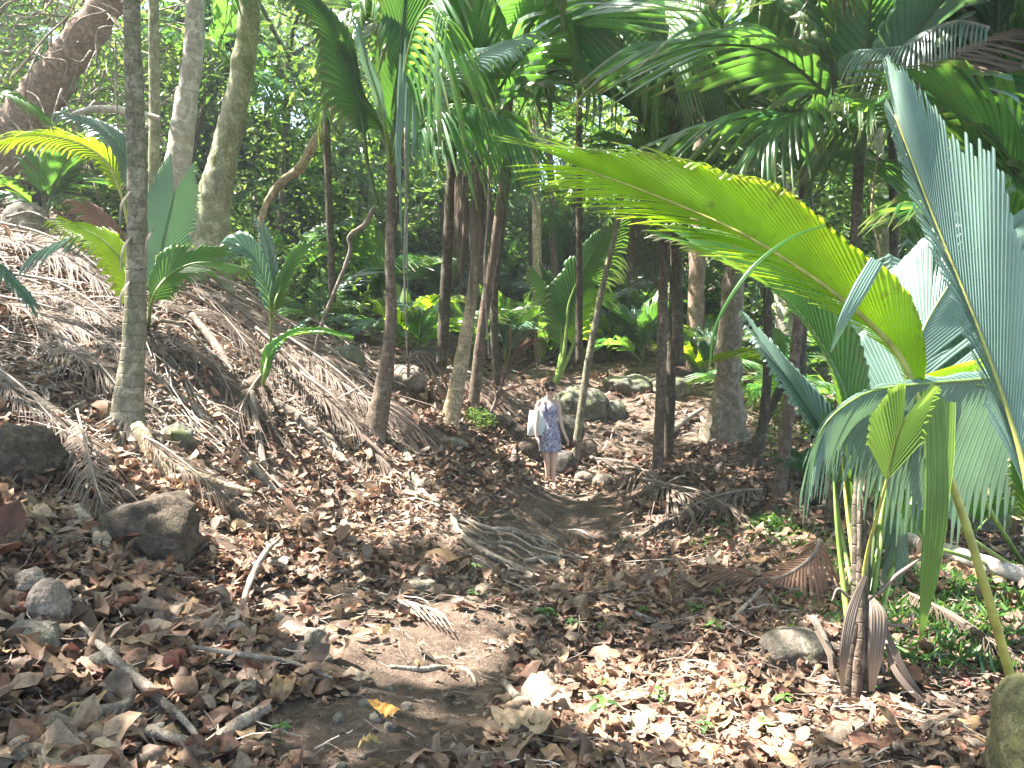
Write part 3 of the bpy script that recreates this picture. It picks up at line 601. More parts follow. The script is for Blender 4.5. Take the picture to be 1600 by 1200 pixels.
# the long leaf that arches from the right with hanging leaflets at its tip
b1 = G(1590, 960); arch = empty('palm', b1, 'palm with a grey-green leaf held level, its end split into drooping fingers', 'palm')
hero(arch, [(1640,580,4.3),(1540,592,4.1),(1440,600,3.9),(1360,612,3.8),(1300,650,3.7),(1268,700,3.7)], (55, 190), (0,-.75,.75), 'silver', 'rib', [(b1.x/b1.y*F_PX+800,955,b1.y),(1650,800,5.),(1690,640,4.6)], 5, seed=10, nseg=56, K=11,
     a0=(60,78), a1=(14,24), joinf=(.6,.95), jvar=(.2,.04), fold=(10,-62), droop=(.3,.22), tipdroop=.45, prof=[.9,1,.95,.55,.45,.4,.4], tears=2, pleat=.18)
hero(arch, [(1500,600,4.05),(1420,606,3.95),(1340,622,3.85),(1290,672,3.8)], (60, 90), (0,-.6,.8), 'silver', 'rib', [(1600,610,4.2)], 3, seed=11, nseg=26, K=10, a0=60, a1=18, joinf=.25, jvar=.12, fold=-55, droop=.4, tipdroop=.6, prof=[.8,1,.9,.7])
hero(arch, [(1560,560,4.6),(1520,570,4.6),(1460,585,4.5)], (60, 50), (0,-.4,1), 'lime', 'rib', [(1620,620,4.7)], 3, seed=12, nseg=14, K=7, a0=30, a1=8, joinf=.8, fold=5)

mass_ = empty('palm', G(1610, 900), 'palm of broad blue-green blades crowded beyond the fallen log', 'palm')
b4 = mass_.location; bp = (b4.x/b4.y*F_PX+800, 900, b4.y)
for k, (pts, L0, nn, mt) in enumerate([([(1600,790,5.9),(1575,690,5.9),(1545,590,6.),(1530,500,6.1)], 190, (-.2,-.9,.3), 'silver'), ([(1500,820,5.6),(1470,730,5.6),(1450,640,5.7),(1460,560,5.8)], 170, (.2,-.9,.3), 'teal'),
     ([(1640,700,5.7),(1620,600,5.7),(1580,520,5.8),(1520,470,5.9)], 200, (0,-.8,.5), 'silver'), ([(1440,840,5.7),(1410,760,5.7),(1375,690,5.8)], 130, (.2,-.9,.3), 'mid'), ([(1650,640,6.3),(1640,520,6.3),(1610,420,6.4),(1570,350,6.5)], 200, (-.1,-.9,.3), 'mid'), ([(1480,640,6.3),(1470,540,6.4),(1490,440,6.5),(1530,370,6.6)], 150, (.1,-.9,.3), 'dark')]):
    hero(mass_, pts, (L0, L0), nn, mt, 'rib', [bp, (pts[0][0]*.6+bp[0]*.4, (pts[0][1]+bp[1])/2, pts[0][2])], 4, seed=90+k, nseg=34, K=9, a0=42, a1=10, joinf=.95, jvar=.03, fold=-4, droop=.06, pleat=.2, taper=.4)

# the great backlit leaf arching across
b2 = P(1592, 1100, 3.85); b2.z = h1(b2.x, b2.y)
big = empty('palm', b2, 'palm whose single long yellow-green leaf arches across, glowing against the light', 'palm')
hero(big, [(1440,640,3.9),(1408,560,3.95),(1345,492,4.0),(1262,428,4.1),(1150,360,4.3),(1010,300,4.5),(905,262,4.7)], (220, 262), (.05,.74,.66), 'lime', 'ribyel', [((b2.x/b2.y)*F_PX+800,1105,b2.y),(1540,920,3.75),(1490,762,3.8)], 7, seed=20, nseg=64, K=13, tip=.2,
     a0=(20,25), a1=(9,7), joinf=(.35,.96), jvar=(.25,.012), jtip=.85, fold=(-12,8), droop=(.06,.04), tipdroop=(.1,.1), prof=([.08,.25,.6,1,1.1,1,.75], [.3,.6,.95,1.1,1.1,1.,.8]), pleat=.3, lvar=.05, taper=(.85,.35))
part('folded_leaf_strip', ribbon([P(1458,622,3.7),P(1462,700,3.68),P(1462,800,3.66),P(1452,900,3.66),P(1437,1003,3.7)], [x/F_PX*3.7 for x in (17,18,19,14,1)], (-.1,-1,.1), 30, 4, .5), M['fresh'], big)
part('folded_leaf_strip', ribbon([P(1486,628,3.72),P(1482,720,3.7),P(1472,800,3.68),P(1462,880,3.68)], [x/F_PX*3.7 for x in (9,10,9,2)], (.2,-1,.1), 26, 2, .5), M['fresh'], big)
part('folded_leaf_strip', ribbon([P(1370,407,3.8),P(1345,450,3.75),P(1318,500,3.75),P(1298,550,3.8)], [x/F_PX*3.8 for x in (11,12,8,1)], (-.1,-1,.3), 22, 3, .5), M['silver'], big)
part('folded_leaf_strip', ribbon([P(1290,352,3.95),P(1235,372,3.9),P(1170,425,3.85),P(1120,505,3.85),P(1108,580,3.85)], [x/F_PX*3.9 for x in (2,3,4,2,1)], (-.3,-1,.5), 26, 1, .5), M['mid'], big)

# the blue-grey leaf standing at the right edge
b3 = Vector((2.75, 3.1, 0)); b3.z = h1(b3.x, b3.y)
edge = empty('palm', b3, 'palm with an upright blue-grey pleated leaf with torn top and pale yellow rib', 'palm')
hero(edge, [(1612,790,3.0),(1585,680,3.05),(1530,520,3.1),(1462,350,3.2),(1420,240,3.25),(1398,180,3.3)], (300, 150), (-.3,-.9,.25), 'silver', 'ribyel', [(b3.x/b3.y*F_PX+800, 1080, 3.1),(1650,950,3.0)], 7, seed=30, tears=5, nseg=70, K=12, lvar=.09,
     a0=(24,12), a1=(6,5), joinf=(.94,.55), jvar=(.03,.2), fold=(6,30), droop=(.0,.05), tipdroop=(.05,.1), prof=[1.1,1.1,1,.88,.75,.55,.3], pleat=.2, taper=.25)
hero(edge, [(1650,900,3.1),(1605,780,3.1),(1590,700,3.15)], (110, 60), (-.2,-.9,.2), 'mid', 'ribyel', [(b3.x/b3.y*F_PX+800, 1080, 3.1)], 4, seed=31, nseg=18, K=9, a0=24, a1=6, joinf=.9, fold=10, droop=.0)

# ------------------------------------------------------------------ palms by distance
P_ = palm
# tall ringed palm on the bank
g0 = G(205, 690); Y1 = g0.y
tall = empty('palm', g0, 'tall palm with a ringed grey-green trunk rising out of the bank above a boulder', 'palm')
Wp = lambda L_, Y: [P(a, b, Y) for a, b in L_]
part('trunk', tube([g0-Vector((0, 0, .15))]+Wp([(200,640),(209,540),(213,430),(214,300),(209,120),(206,0)], Y1)+[P(204,-300,Y1), P(204,-560,Y1)], [x/F_PX*Y1 for x in (27,25,18,15.5,14.5,14,13,12,11,10)], 110, 18, .06, 1), M['palmbark'], tall)
for k, (pts, rr) in enumerate([([(214,668),(236,705),(262,742),(300,775),(345,800)], (14,12,9,6,3)), ([(206,676),(228,720),(240,770),(262,800),(290,860)], (12,9,7,4,3)), ([(195,680),(180,720),(165,770)], (10,7,3)), ([(225,690),(262,722),(330,752),(395,768)], (10,9,7,3))]):
    part('root', tube([P(a, b, Y1-.12-.12*i) for i, (a, b) in enumerate(pts)], [x/F_PX*Y1 for x in rr], 30, 9, .2, k), M['tanbark'], tall)
for k in range(7): add_frond(tall, P(204,-560,Y1)-g0, k*51+10, random.Random(k).uniform(50, 78), 1.6, ['broad', 'split'][k % 2], k % 3, 'dark')
for k, (a, b) in enumerate([(190,470),(192,400),(230,385),(190,330)]):
    part('leaf_scar_fibre', ribbon([P(a+12, b-30, Y1-.1), P(a, b-10, Y1-.13), P(a-3, b+25, Y1-.12)], [.012, .02, .006], (-.5,-1,0), 10, 2, .5), M['ribdead'], tall)

# sapling palm around the tall trunk: lime, silver, teal leaves
sb = G(232, 520)
sap = empty('palm_sapling', sb, 'young palm behind the ringed trunk with blue-green and bright green pleated leaves', 'palm sapling')
hero(sap, [(236,455,7.6),(250,390,7.6),(262,340,7.6),(272,300,7.6)], (78, 88), (.15,-.95,.2), 'teal', 'rib', [(sb.x/sb.y*F_PX+800,520,sb.y)], 3, seed=40, nseg=32, pleat=.2, K=8, a0=45, a1=18, joinf=.95, jvar=.02, fold=-5, droop=0, prof=[.7,1,1,.85])
hero(sap, [(238,470,7.4),(262,432,7.4),(300,412,7.4),(345,410,7.4)], (62, 70), (.1,-.9,.3), 'mid', 'rib', [(sb.x/sb.y*F_PX+800,520,sb.y)], 3, seed=41, nseg=28, pleat=.2, K=8, a0=50, a1=10, joinf=.85, fold=0, droop=.1, tears=1)
hero(sap, [(215,480,7.8),(190,410,7.8),(160,375,7.8),(118,352,7.8)], (55, 60), (.1,-.8,.5), 'lime', 'rib', [(sb.x/sb.y*F_PX+800,520,sb.y)], 3, seed=42, nseg=26, pleat=.2, K=8, a0=45, a1=10, joinf=.8, fold=0, droop=.2)
hero(sap, [(205,420,8.2),(170,385,8.2),(120,372,8.2),(60,395,8.2)], (45, 45), (0,-.6,.8), 'teal', 'rib', [(sb.x/sb.y*F_PX+800,520,sb.y)], 3, seed=43, nseg=18, K=8, a0=40, a1=10, joinf=.5, jvar=.2, fold=0, droop=.3)
hero(sap, [(200,395,8.4),(165,350,8.4),(135,322,8.4)], (42, 48), (0,-.9,.3), 'deadred', 'ribdead', [(sb.x/sb.y*F_PX+800,520,sb.y)], 3, name='dead_frond', seed=44, nseg=14, K=8, a0=40, a1=12, joinf=.7, fold=0, droop=.1)
sb2 = G(180, 360)
sap2 = empty('palm_sapling', sb2, 'sapling palm with a lime leaf arching over the dark log beside a silver one', 'palm sapling')
hero(sap2, [(188,300,10.5),(165,252,10.5),(118,222,10.5),(60,212,10.5),(20,214,10.5)], (48, 62), (.05,.85,.5), 'lime', 'ribyel', [(205,370,10.6)], 3, seed=45, nseg=26, K=9, a0=36, a1=9, joinf=(.85,.5), jvar=.15, fold=0, droop=.15)
hero(sap2, [(208,300,10.8),(200,250,10.8),(170,210,10.8),(122,184,10.8)], (45, 52), (.2,-.8,.55), 'silver', 'rib', [(205,370,10.6)], 3, seed=46, nseg=20, K=8, a0=36, a1=9, joinf=.85, fold=0, droop=.1)
# edge leaves at the left
sb3 = G(-30, 560)
sap3 = empty('palm_sapling', sb3, 'sapling palm with one thin grey-green leaf dipping in at the photo edge over dry fronds', 'palm sapling')
hero(sap3, [(-30,400,7.),(5,425,6.9),(35,455,6.9),(50,475,6.9)], (30, 30), (0,-.6,.8), 'teal', 'rib', [(-40,560,7.2)], 3, seed=47, nseg=14, K=7, a0=30, a1=8, joinf=.8, droop=.1)
hero(sap3, [(-40,190,8.),(0,150,8.),(40,160,8.),(70,180,8.)], (30, 30), (0,-.6,.8), 'mid', 'rib', [(-40,560,7.2),(-45,300,7.6)], 3, seed=48, nseg=14, K=7, a0=40, a1=8, joinf=.5, droop=.3)
# small palm seedlings on the bank
c1 = G(422, 560)
s1 = empty('palm_seedling', c1, 'slender palm seedling with silver-green leaves in a tall V above dry fronds', 'palm seedling')
hero(s1, [(424,490,9.),(412,440,9.),(395,400,9.),(380,395,9.)], (60, 40), (.2,-.9,.3), 'teal', 'rib', [(c1.x/c1.y*F_PX+800,560,c1.y)], 2.5, seed=50, nseg=14, K=7, a0=26, a1=8, joinf=.95, fold=5)
hero(s1, [(426,490,9.),(440,445,9.),(458,410,9.),(475,395,9.)], (60, 50), (-.2,-.9,.3), 'mid', 'rib', [(c1.x/c1.y*F_PX+800,560,c1.y)], 2.5, seed=51, nseg=14, K=7, a0=26, a1=8, joinf=.9, fold=5)
hero(s1, [(425,480,9.1),(424,430,9.1),(418,385,9.1),(412,362,9.1)], (45, 45), (0,-.9,.3), 'silver', 'rib', [(c1.x/c1.y*F_PX+800,560,c1.y)], 2.5, seed=52, nseg=12, K=7, a0=22, a1=8, joinf=.8, fold=5)
c2 = G(412, 600)
s2 = empty('palm_seedling', c2, 'palm seedling with one strap leaf arching over toward the mossy boulder', 'palm seedling')
hero(s2, [(412,596,7.8),(420,556,7.8),(450,528,7.8),(490,519,7.8),(530,524,7.8)], (34, 30), (0,-.55,.8), 'mid', 'rib', [(c2.x/c2.y*F_PX+800,600,c2.y)], 3, seed=53, nseg=16, K=7, a0=30, a1=9, joinf=.95, fold=12, droop=.0)
hero(s2, [(412,598,7.9),(424,560,7.9),(440,535,7.9),(470,508,7.9)], (26, 24), (0,-.55,.8), 'teal', 'rib', [(c2.x/c2.y*F_PX+800,600,c2.y)], 2.5, seed=54, nseg=12, K=7, a0=28, a1=9, joinf=.95, fold=12, droop=.0)

# slim red-brown palm with a big drooping crown
q = P_('slim palm with red-brown base and a large drooping crown, roots spread on the bank', (580,690), (612,245), (20,15,10,8.5,7.5,7), mid=[(600,600),(611,500),(609,400)], bark_='redbark', seed=1, sheath=False)
Yq = q.location.y
hero(q, [(614,215,Yq),(622,120,Yq-.1),(630,30,Yq-.2),(636,-50,Yq-.3)], (105, 100), (.1,-.95,.1), 'dark', 'ribdark', [(613,262,Yq)], 5, seed=60, nseg=26, K=9, a0=38, a1=14, joinf=.9, jvar=.08, fold=6, droop=.02)
hero(q, [(598,205,Yq),(562,150,Yq-.2),(530,60,Yq-.3),(470,-30,Yq-.4)], (75, 85), (.4,-.8,.3), 'dark', 'ribdark', [(612,265,Yq)], 5, seed=61, nseg=26, K=9, a0=40, a1=12, joinf=.85, jvar=.1, fold=-12, droop=.25)
hero(q, [(570,215,Yq-.2),(556,140,Yq-.2),(548,90,Yq-.3)], (60, 70), (.2,-.9,.1), 'dark', 'ribdark', [(590,320,Yq),(575,260,Yq)], 4, seed=62, nseg=18, K=8, a0=26, a1=10, joinf=.9, fold=-20, droop=.3)
hero(q, [(602,200,Yq-.4),(590,150,Yq-.5),(572,95,Yq-.6),(560,50,Yq-.6)], (45, 38), (.6,-.7,.3), 'silver', 'rib', [(612,262,Yq)], 4, seed=63, nseg=20, K=8, a0=24, a1=8, joinf=.9, fold=0, droop=.1)
hero(q, [(640,190,Yq-.5),(690,125,Yq-.7),(740,90,Yq-.8),(795,65,Yq-.8)], (50, 100), (.2,-.75,.6), 'silver', 'rib', [(614,262,Yq)], 4, seed=64, nseg=24, K=9, a0=44, a1=10, joinf=(.85,.6), jvar=.15, fold=-20, droop=.2)
hero(q, [(640,215,Yq-.5),(690,170,Yq-.8),(740,165,Yq-.9),(800,190,Yq-1.)], (95, 120), (0,-.5,.85), 'dark', 'rib', [(614,262,Yq)], 4, seed=65, nseg=22, K=9, a0=60, a1=20, joinf=.15, jvar=.1, fold=-25, droop=.6, tipdroop=.6)
hero(q, [(632,120,Yq-.6),(650,40,Yq-.9),(675,10,Yq-1.),(700,40,Yq-1.2)], (120, 120), (0,-.5,.85), 'mid', 'rib', [(614,262,Yq)], 4, seed=66, nseg=20, K=10, a0=70, a1=35, joinf=.05, jvar=.03, fold=-40, droop=1.0, tipdroop=.3, narrow=.45)
for k, (x, L_) in enumerate([(628,400),(640,330),(622,300),(652,290),(634,520),(668,260),(645,240)]):
    part('hanging_leaf_strip', ribbon([P(x+6-k, 60+12*k, Yq-.6), P(x+2, 140+k*6, Yq-.65), P(x-4+k, 240, Yq-.65), P(x+k, L_, Yq-.6)], [.012, .03, .022, .003], (-.3,-1,0), 26, 1, .4), M['mid' if k % 2 else 'teal'], q)

# pair of leaning trunks left of the walker
a = P_('palm with a smooth tan leaning trunk, sunlit at its foot, under hanging grey dead leaves', (700,662), (745,230), (15,12,9,8,7,7), mid=[(722,560),(740,440),(744,330)], bark_='tanbark', seed=2,
   crown=[(200,55,2.2,'broad','dark'),(120,60,2.2,'broad','mid'),(330,50,2.4,'split','dark'),(20,45,2.5,'broad','dark'),(260,65,2.,'broad','dark'),(75,30,2.2,'split','mid')])
ra = np.random.default_rng(8); ya = a.location.y; sk_ = []
for k in range(110):
    th = ra.uniform(0, 6.28); x0 = 740+14*math.cos(th); dy_ = .14*math.sin(th); y0 = ra.uniform(215, 330); ln = ra.uniform(90, 190); s_ = ra.uniform(.9, 1.7)
    sk_.append(ribbon([P(x0, y0, ya+dy_), P(740+(x0-740)*1.35*s_, y0+ln*.35, ya+dy_*1.5), P(738+(x0-740)*1.3*s_+ra.normal(0, 3), y0+ln, ya+dy_*1.4)], [.006, .013, .003], (math.cos(th), math.sin(th), 0), 12, 1, .5))
part('dead_leaf_skirt', join(*sk_), M['dead'], a)
P_('palm with a thin brown mottled trunk leaning close behind the smooth tan one', (738,640), (797,130), (9,8,7,6,6), mid=[(752,520),(770,400),(788,260)], bark_='redbark', seed=3,
   crown=[(0,40,2.6,'split','dark'),(185,35,2.3,'split','dark'),(290,60,2.,'broad','dark'),(345,12,2.6,'split','dark'),(230,20,2.2,'broad','mid'),(90,50,2.,'broad','lime')])
P_('palm with a dark narrow trunk third in the cluster of leaning trunks', (778,625), (800,210), (7,6,5,5), mid=[(772,480),(785,350)], bark_='darkbark', seed=4, auto=(6, 15, 70, 2.0, ['feather','split'], ['dark','mid']))
P_('thin grey-green palm stem curving up behind the walker', (897,725), (1020,60), (7,6,5,4,4,4), mid=[(912,610),(935,480),(962,360),(1004,170)], bark_='palmbark', seed=5, crown=[(180,50,1.7,'broad','dark'),(40,60,1.8,'broad','mid'),(300,40,1.7,'split','dark')])
# pair in the middle right
P_('dark ringed palm, nearer stem of the close pair beyond the path', (1026,748), (1040,280), (9,8,8,7,7), mid=[(1033,600),(1036,450)], bark_='redbark', seed=6,
   crown=[(95,75,2.2,'broad','mid'),(185,60,2.,'broad','dark'),(10,62,2.,'broad','dark'),(270,35,1.9,'split','dark'),(320,20,1.8,'split','mid'),(225,15,1.7,'broad','dark')], dead=2)
P_('dark ringed palm, farther stem of the close pair beyond the path', (1044,722), (1058,200), (8,8,7,7,6), mid=[(1048,600),(1054,420)], bark_='darkbark', seed=7,
   crown=[(90,80,2.1,'broad','dark'),(200,65,2.3,'broad','mid'),(350,65,2.4,'broad','mid'),(30,40,2.,'split','dark'),(255,50,1.8,'broad','dark')])
P_('short palm with one large limp dark leaf hanging beside the walker', (868,600), None, seed=8)
q = bpy.data.objects[-1] if False else [o for o in COL.objects if o.get('label', '').startswith('short palm with one large limp')][0]
Yq = q.location.y
hero(q, [(885,515,Yq),(890,470,Yq),(912,420,Yq),(940,372,Yq)], (105, 85), (0,-.95,.15), 'mid', 'rib', [(868,600,Yq),(880,560,Yq)], 4, seed=70, nseg=26, K=9, a0=45, a1=12, joinf=.75, jvar=.15, fold=-12, droop=.25)
hero(q, [(878,540,Yq+.2),(872,490,Yq+.2),(850,440,Yq+.2)], (75, 60), (.1,-.9,.3), 'dark', 'rib', [(868,600,Yq)], 4, seed=71, nseg=20, K=8, a0=40, a1=12, joinf=.8, fold=-12, droop=.2)
hero(q, [(895,540,Yq),(905,490,Yq),(925,470,Yq)], (60, 55), (.1,-.9,.3), 'lime', 'rib', [(868,600,Yq)], 4, seed=72, nseg=16, K=8, a0=40, a1=12, joinf=.8, fold=-12, droop=.2)

# the right-hand crowns
P_('palm with a black-brown trunk under a spreading dark crown of torn leaves', (1296,860), (1343,225), (12,10,9,8,8), Y=8.2, mid=[(1305,720),(1330,480),(1338,340)], bark_='darkbark', seed=9,
   crown=[(100,70,2.9,'broad','dark'),(260,72,2.6,'broad','dark'),(20,52,2.9,'broad','dark'),(190,35,2.4,'split','dark'),(215,-5,1.9,'split','dark'),(330,15,2.1,'split','dark'),(165,15,2.0,'split','dark'),(300,50,2.2,'broad','teal'),(250,0,1.6,'broad','mid'),(0,5,1.9,'split','dark'),(355,48,2.4,'dead','dead')])
P_('palm with broad dark leaves meeting the top of the picture beyond the blue-grey leaf', (1650,900), (1560,190), (12,10,9), Y=8.8, mid=[(1610,500)], bark_='darkbark', seed=10,
   crown=[(100,80,3.2,'broad','dark'),(240,70,2.8,'broad','dark'),(185,38,2.8,'broad','dark'),(200,10,2.2,'split','dark'),(270,40,2.2,'broad','dark'),(230,-10,1.9,'split','dark'),(20,60,2.5,'broad','dark'),(300,0,1.8,'broad','mid'),(175,60,2.6,'split','dead')])
P_('palm with dark green leaves lying beyond the blue-grey leaf and lit log', (1700,900), (1640,430), (10,9), Y=6.6, bark_='darkbark', seed=11, crown=[(150,60,1.9,'broad','mid'),(185,62,1.9,'broad','dark'),(200,25,1.6,'broad','mid'),(120,70,1.8,'broad','dark')])
P_('palm with bright green upright leaves against the pale trunk', (1180,740), (1190,290), (8,7,6), mid=[(1200,560)], bark_='darkbark', seed=12, crown=[(110,72,2.2,'broad','mid'),(165,60,2.3,'broad','mid'),(30,66,2.4,'broad','mid'),(210,10,1.9,'split','dark'),(330,15,1.9,'split','dark'),(270,35,1.7,'broad','dark'),(60,78,2.2,'broad','lime')])
P_('slanting palm stem ringed with grey between the pale trunk and the big leaves', (1215,785), (1262,330), (11,9,8,7), mid=[(1232,640),(1248,500)], bark_='redbark', seed=13, crown=[(190,20,1.7,'split','dark'),(350,25,1.7,'feather','dark'),(270,50,1.6,'broad','dark'),(100,70,2.,'broad','dark'),(230,-10,1.6,'split','dark'),(310,-5,1.6,'feather','mid')])
P_('short dark palm leaning over at the foot of the pale trunk', (1165,735), (1228,590), (8,7,6), mid=[(1190,670)], bark_='darkbark', seed=14, crown=[(180,40,1.0,'split','lime'),(250,20,1.,'split','mid'),(100,50,1.1,'broad','mid'),(20,40,1.0,'split','dark')])
P_('palm reaching over the gap with one big blue-black leaf at the top', (905,560), (905,-40), (6,5,5), bark_='darkbark', Y=15, seed=15, crown=[(250,-25,2.6,'broad','dark'),(290,-20,2.6,'broad','dark'),(160,30,2.5,'split','dark'),(20,30,2.5,'broad','dark'),(200,-10,2.,'split','mid')])
P_('palm showing only yellow-green leaf tips above the tangle of small leaves', (520,460), (500,-60), (6,5), Y=11.5, bark_='darkbark', seed=16, crown=[(300,-12,1.7,'split','lime'),(350,5,1.8,'split','lime'),(200,0,1.8,'broad','dark'),(100,40,2.,'broad','dark'),(240,-20,1.8,'split','dark')])
P_('palm between the pale trunk and the mossy leaning one, with one deep green leaf', (322,400), (318,260), (6,6), bark_='darkbark', seed=17, crown=[(260,72,1.5,'broad','mid'),(20,40,1.6,'split','dark'),(200,30,1.4,'split','mid'),(120,50,1.6,'broad','mid')])

MID = [('palm deep in the wood between the mossy leaning trunk and the ochre limb', (425,440), (418,170), 6, ['broad','split'], ['dark','mid'], 2.0),
 ('palm deep in the wood with its crown beyond the red-brown palm', (545,470), (540,230), 6, ['split','broad'], ['dark','mid'], 2.1),
 ('palm in the wood whose leaves fill the gap above the V-shaped seedling', (470,460), (465,300), 6, ['broad','split'], ['mid','dark'], 1.8),
 ('palm in the wood just uphill of the dead-leaf skirt', (700,500), (690,300), 7, ['split','broad'], ['dark','mid'], 2.2),
 ('palm crown above and beyond the walker, broad dark leaves', (830,520), (830,330), 7, ['broad','split'], ['dark','mid'], 2.2),
 ('palm crown beyond the tips of the long yellow-green leaf', (905,500), (900,260), 7, ['broad','split'], ['dark','teal'], 2.3),
 ('palm between the grey-green curving stem and the close pair', (975,520), (985,300), 7, ['split','broad'], ['mid','dark'], 2.1),
 ('palm in the wood right behind the close pair of stems', (1085,520), (1100,250), 7, ['broad','split'], ['dark','mid'], 2.3),
 ('palm crown beside the pale buttressed trunk', (1165,540), (1160,180), 7, ['broad','split'], ['dark','mid'], 2.4),
 ('palm in the wood above the green leaf tips beyond the arch', (1290,560), (1285,230), 7, ['split','broad'], ['dark','mid'], 2.3),
 ('palm showing lime leaves low beyond the dark trunk', (1420,560), (1410,330), 7, ['split','feather'], ['lime','mid'], 1.9),
 ('palm crown at the top above the torn whitish frond', (1480,560), (1470,60), 8, ['broad'], ['dark','teal'], 2.8),
 ('palm with limp leaves at the top beyond the drooping crown', (600,480), (650,60), 7, ['broad','split'], ['dark','mid'], 2.6),
 ('palm at the top between tan leaning trunk and blue-lit gap', (780,500), (745,40), 8, ['broad','split'], ['mid','dark'], 2.5),
 ('palm in the wood behind the lime arching leaf on the bank', (150,330), (150,120), 6, ['split','broad'], ['dark','mid'], 1.6),
 ('palm in the wood behind the pale smooth trunk', (262,400), (330,120), 6, ['broad','split'], ['mid','dark'], 2.0)]
for k, (lb, b_, t_, nf, kd, mt, ln) in enumerate(MID):
    P_(lb, b_, t_, (6,5,4), bark_='darkbark', auto=(nf, -5, 68, ln, kd, mt), seed=80+k)
BIG = [('tall palm with very broad dark blades crossing the top right corner', (1560,700), (1500,-60), 10, [(270,-20,3.2,'broad','dark'),(215,-15,3.,'broad','dark'),(300,-35,2.6,'broad','mid'),(180,10,3.,'broad','dark'),(350,-10,2.8,'broad','dark'),(245,-45,2.4,'split','dark')]),
 ('tall palm whose broad blades hang before the pinkish trunk', (1250,620), (1262,-30), 12, [(265,-30,3.2,'broad','dark'),(200,-20,3.,'broad','mid'),(330,-25,3.,'broad','dark'),(230,-50,2.6,'broad','mid'),(300,-55,2.6,'broad','dark'),(180,20,3.,'broad','dark'),(10,0,3.,'split','dark')]),
 ('tall palm with bright broad blades hanging over the long leaf tips', (1060,560), (1050,-20), 12, [(255,-40,3.,'broad','mid'),(200,-30,2.8,'broad','dark'),(320,-35,3.,'broad','mid'),(285,-60,2.6,'broad','dark'),(170,-5,3.,'broad','dark'),(0,-10,3.,'broad','mid')]),
 ('tall palm with broad blades hanging above the tan leaning trunk', (690,560), (720,-40), 11, [(260,-35,2.9,'broad','dark'),(210,-35,2.6,'broad','mid'),(320,-30,2.9,'broad','dark'),(350,0,2.8,'split','dark'),(285,-60,2.4,'broad','mid')]),
 ('palm crown with broad green blades just uphill of the dark-crowned palm', (1400,560), (1395,200), 12, [(100,60,2.6,'broad','dark'),(180,30,2.4,'broad','mid'),(270,20,2.2,'broad','dark'),(330,35,2.4,'broad','mid'),(225,50,2.4,'broad','dark'),(10,25,2.4,'split','dark')])]
for k, (lb, b_, t_, Y_, cr_) in enumerate(BIG):
    P_(lb, b_, t_, (9,8,7,7), Y=Y_, bark_='darkbark', crown=cr_, seed=120+k)
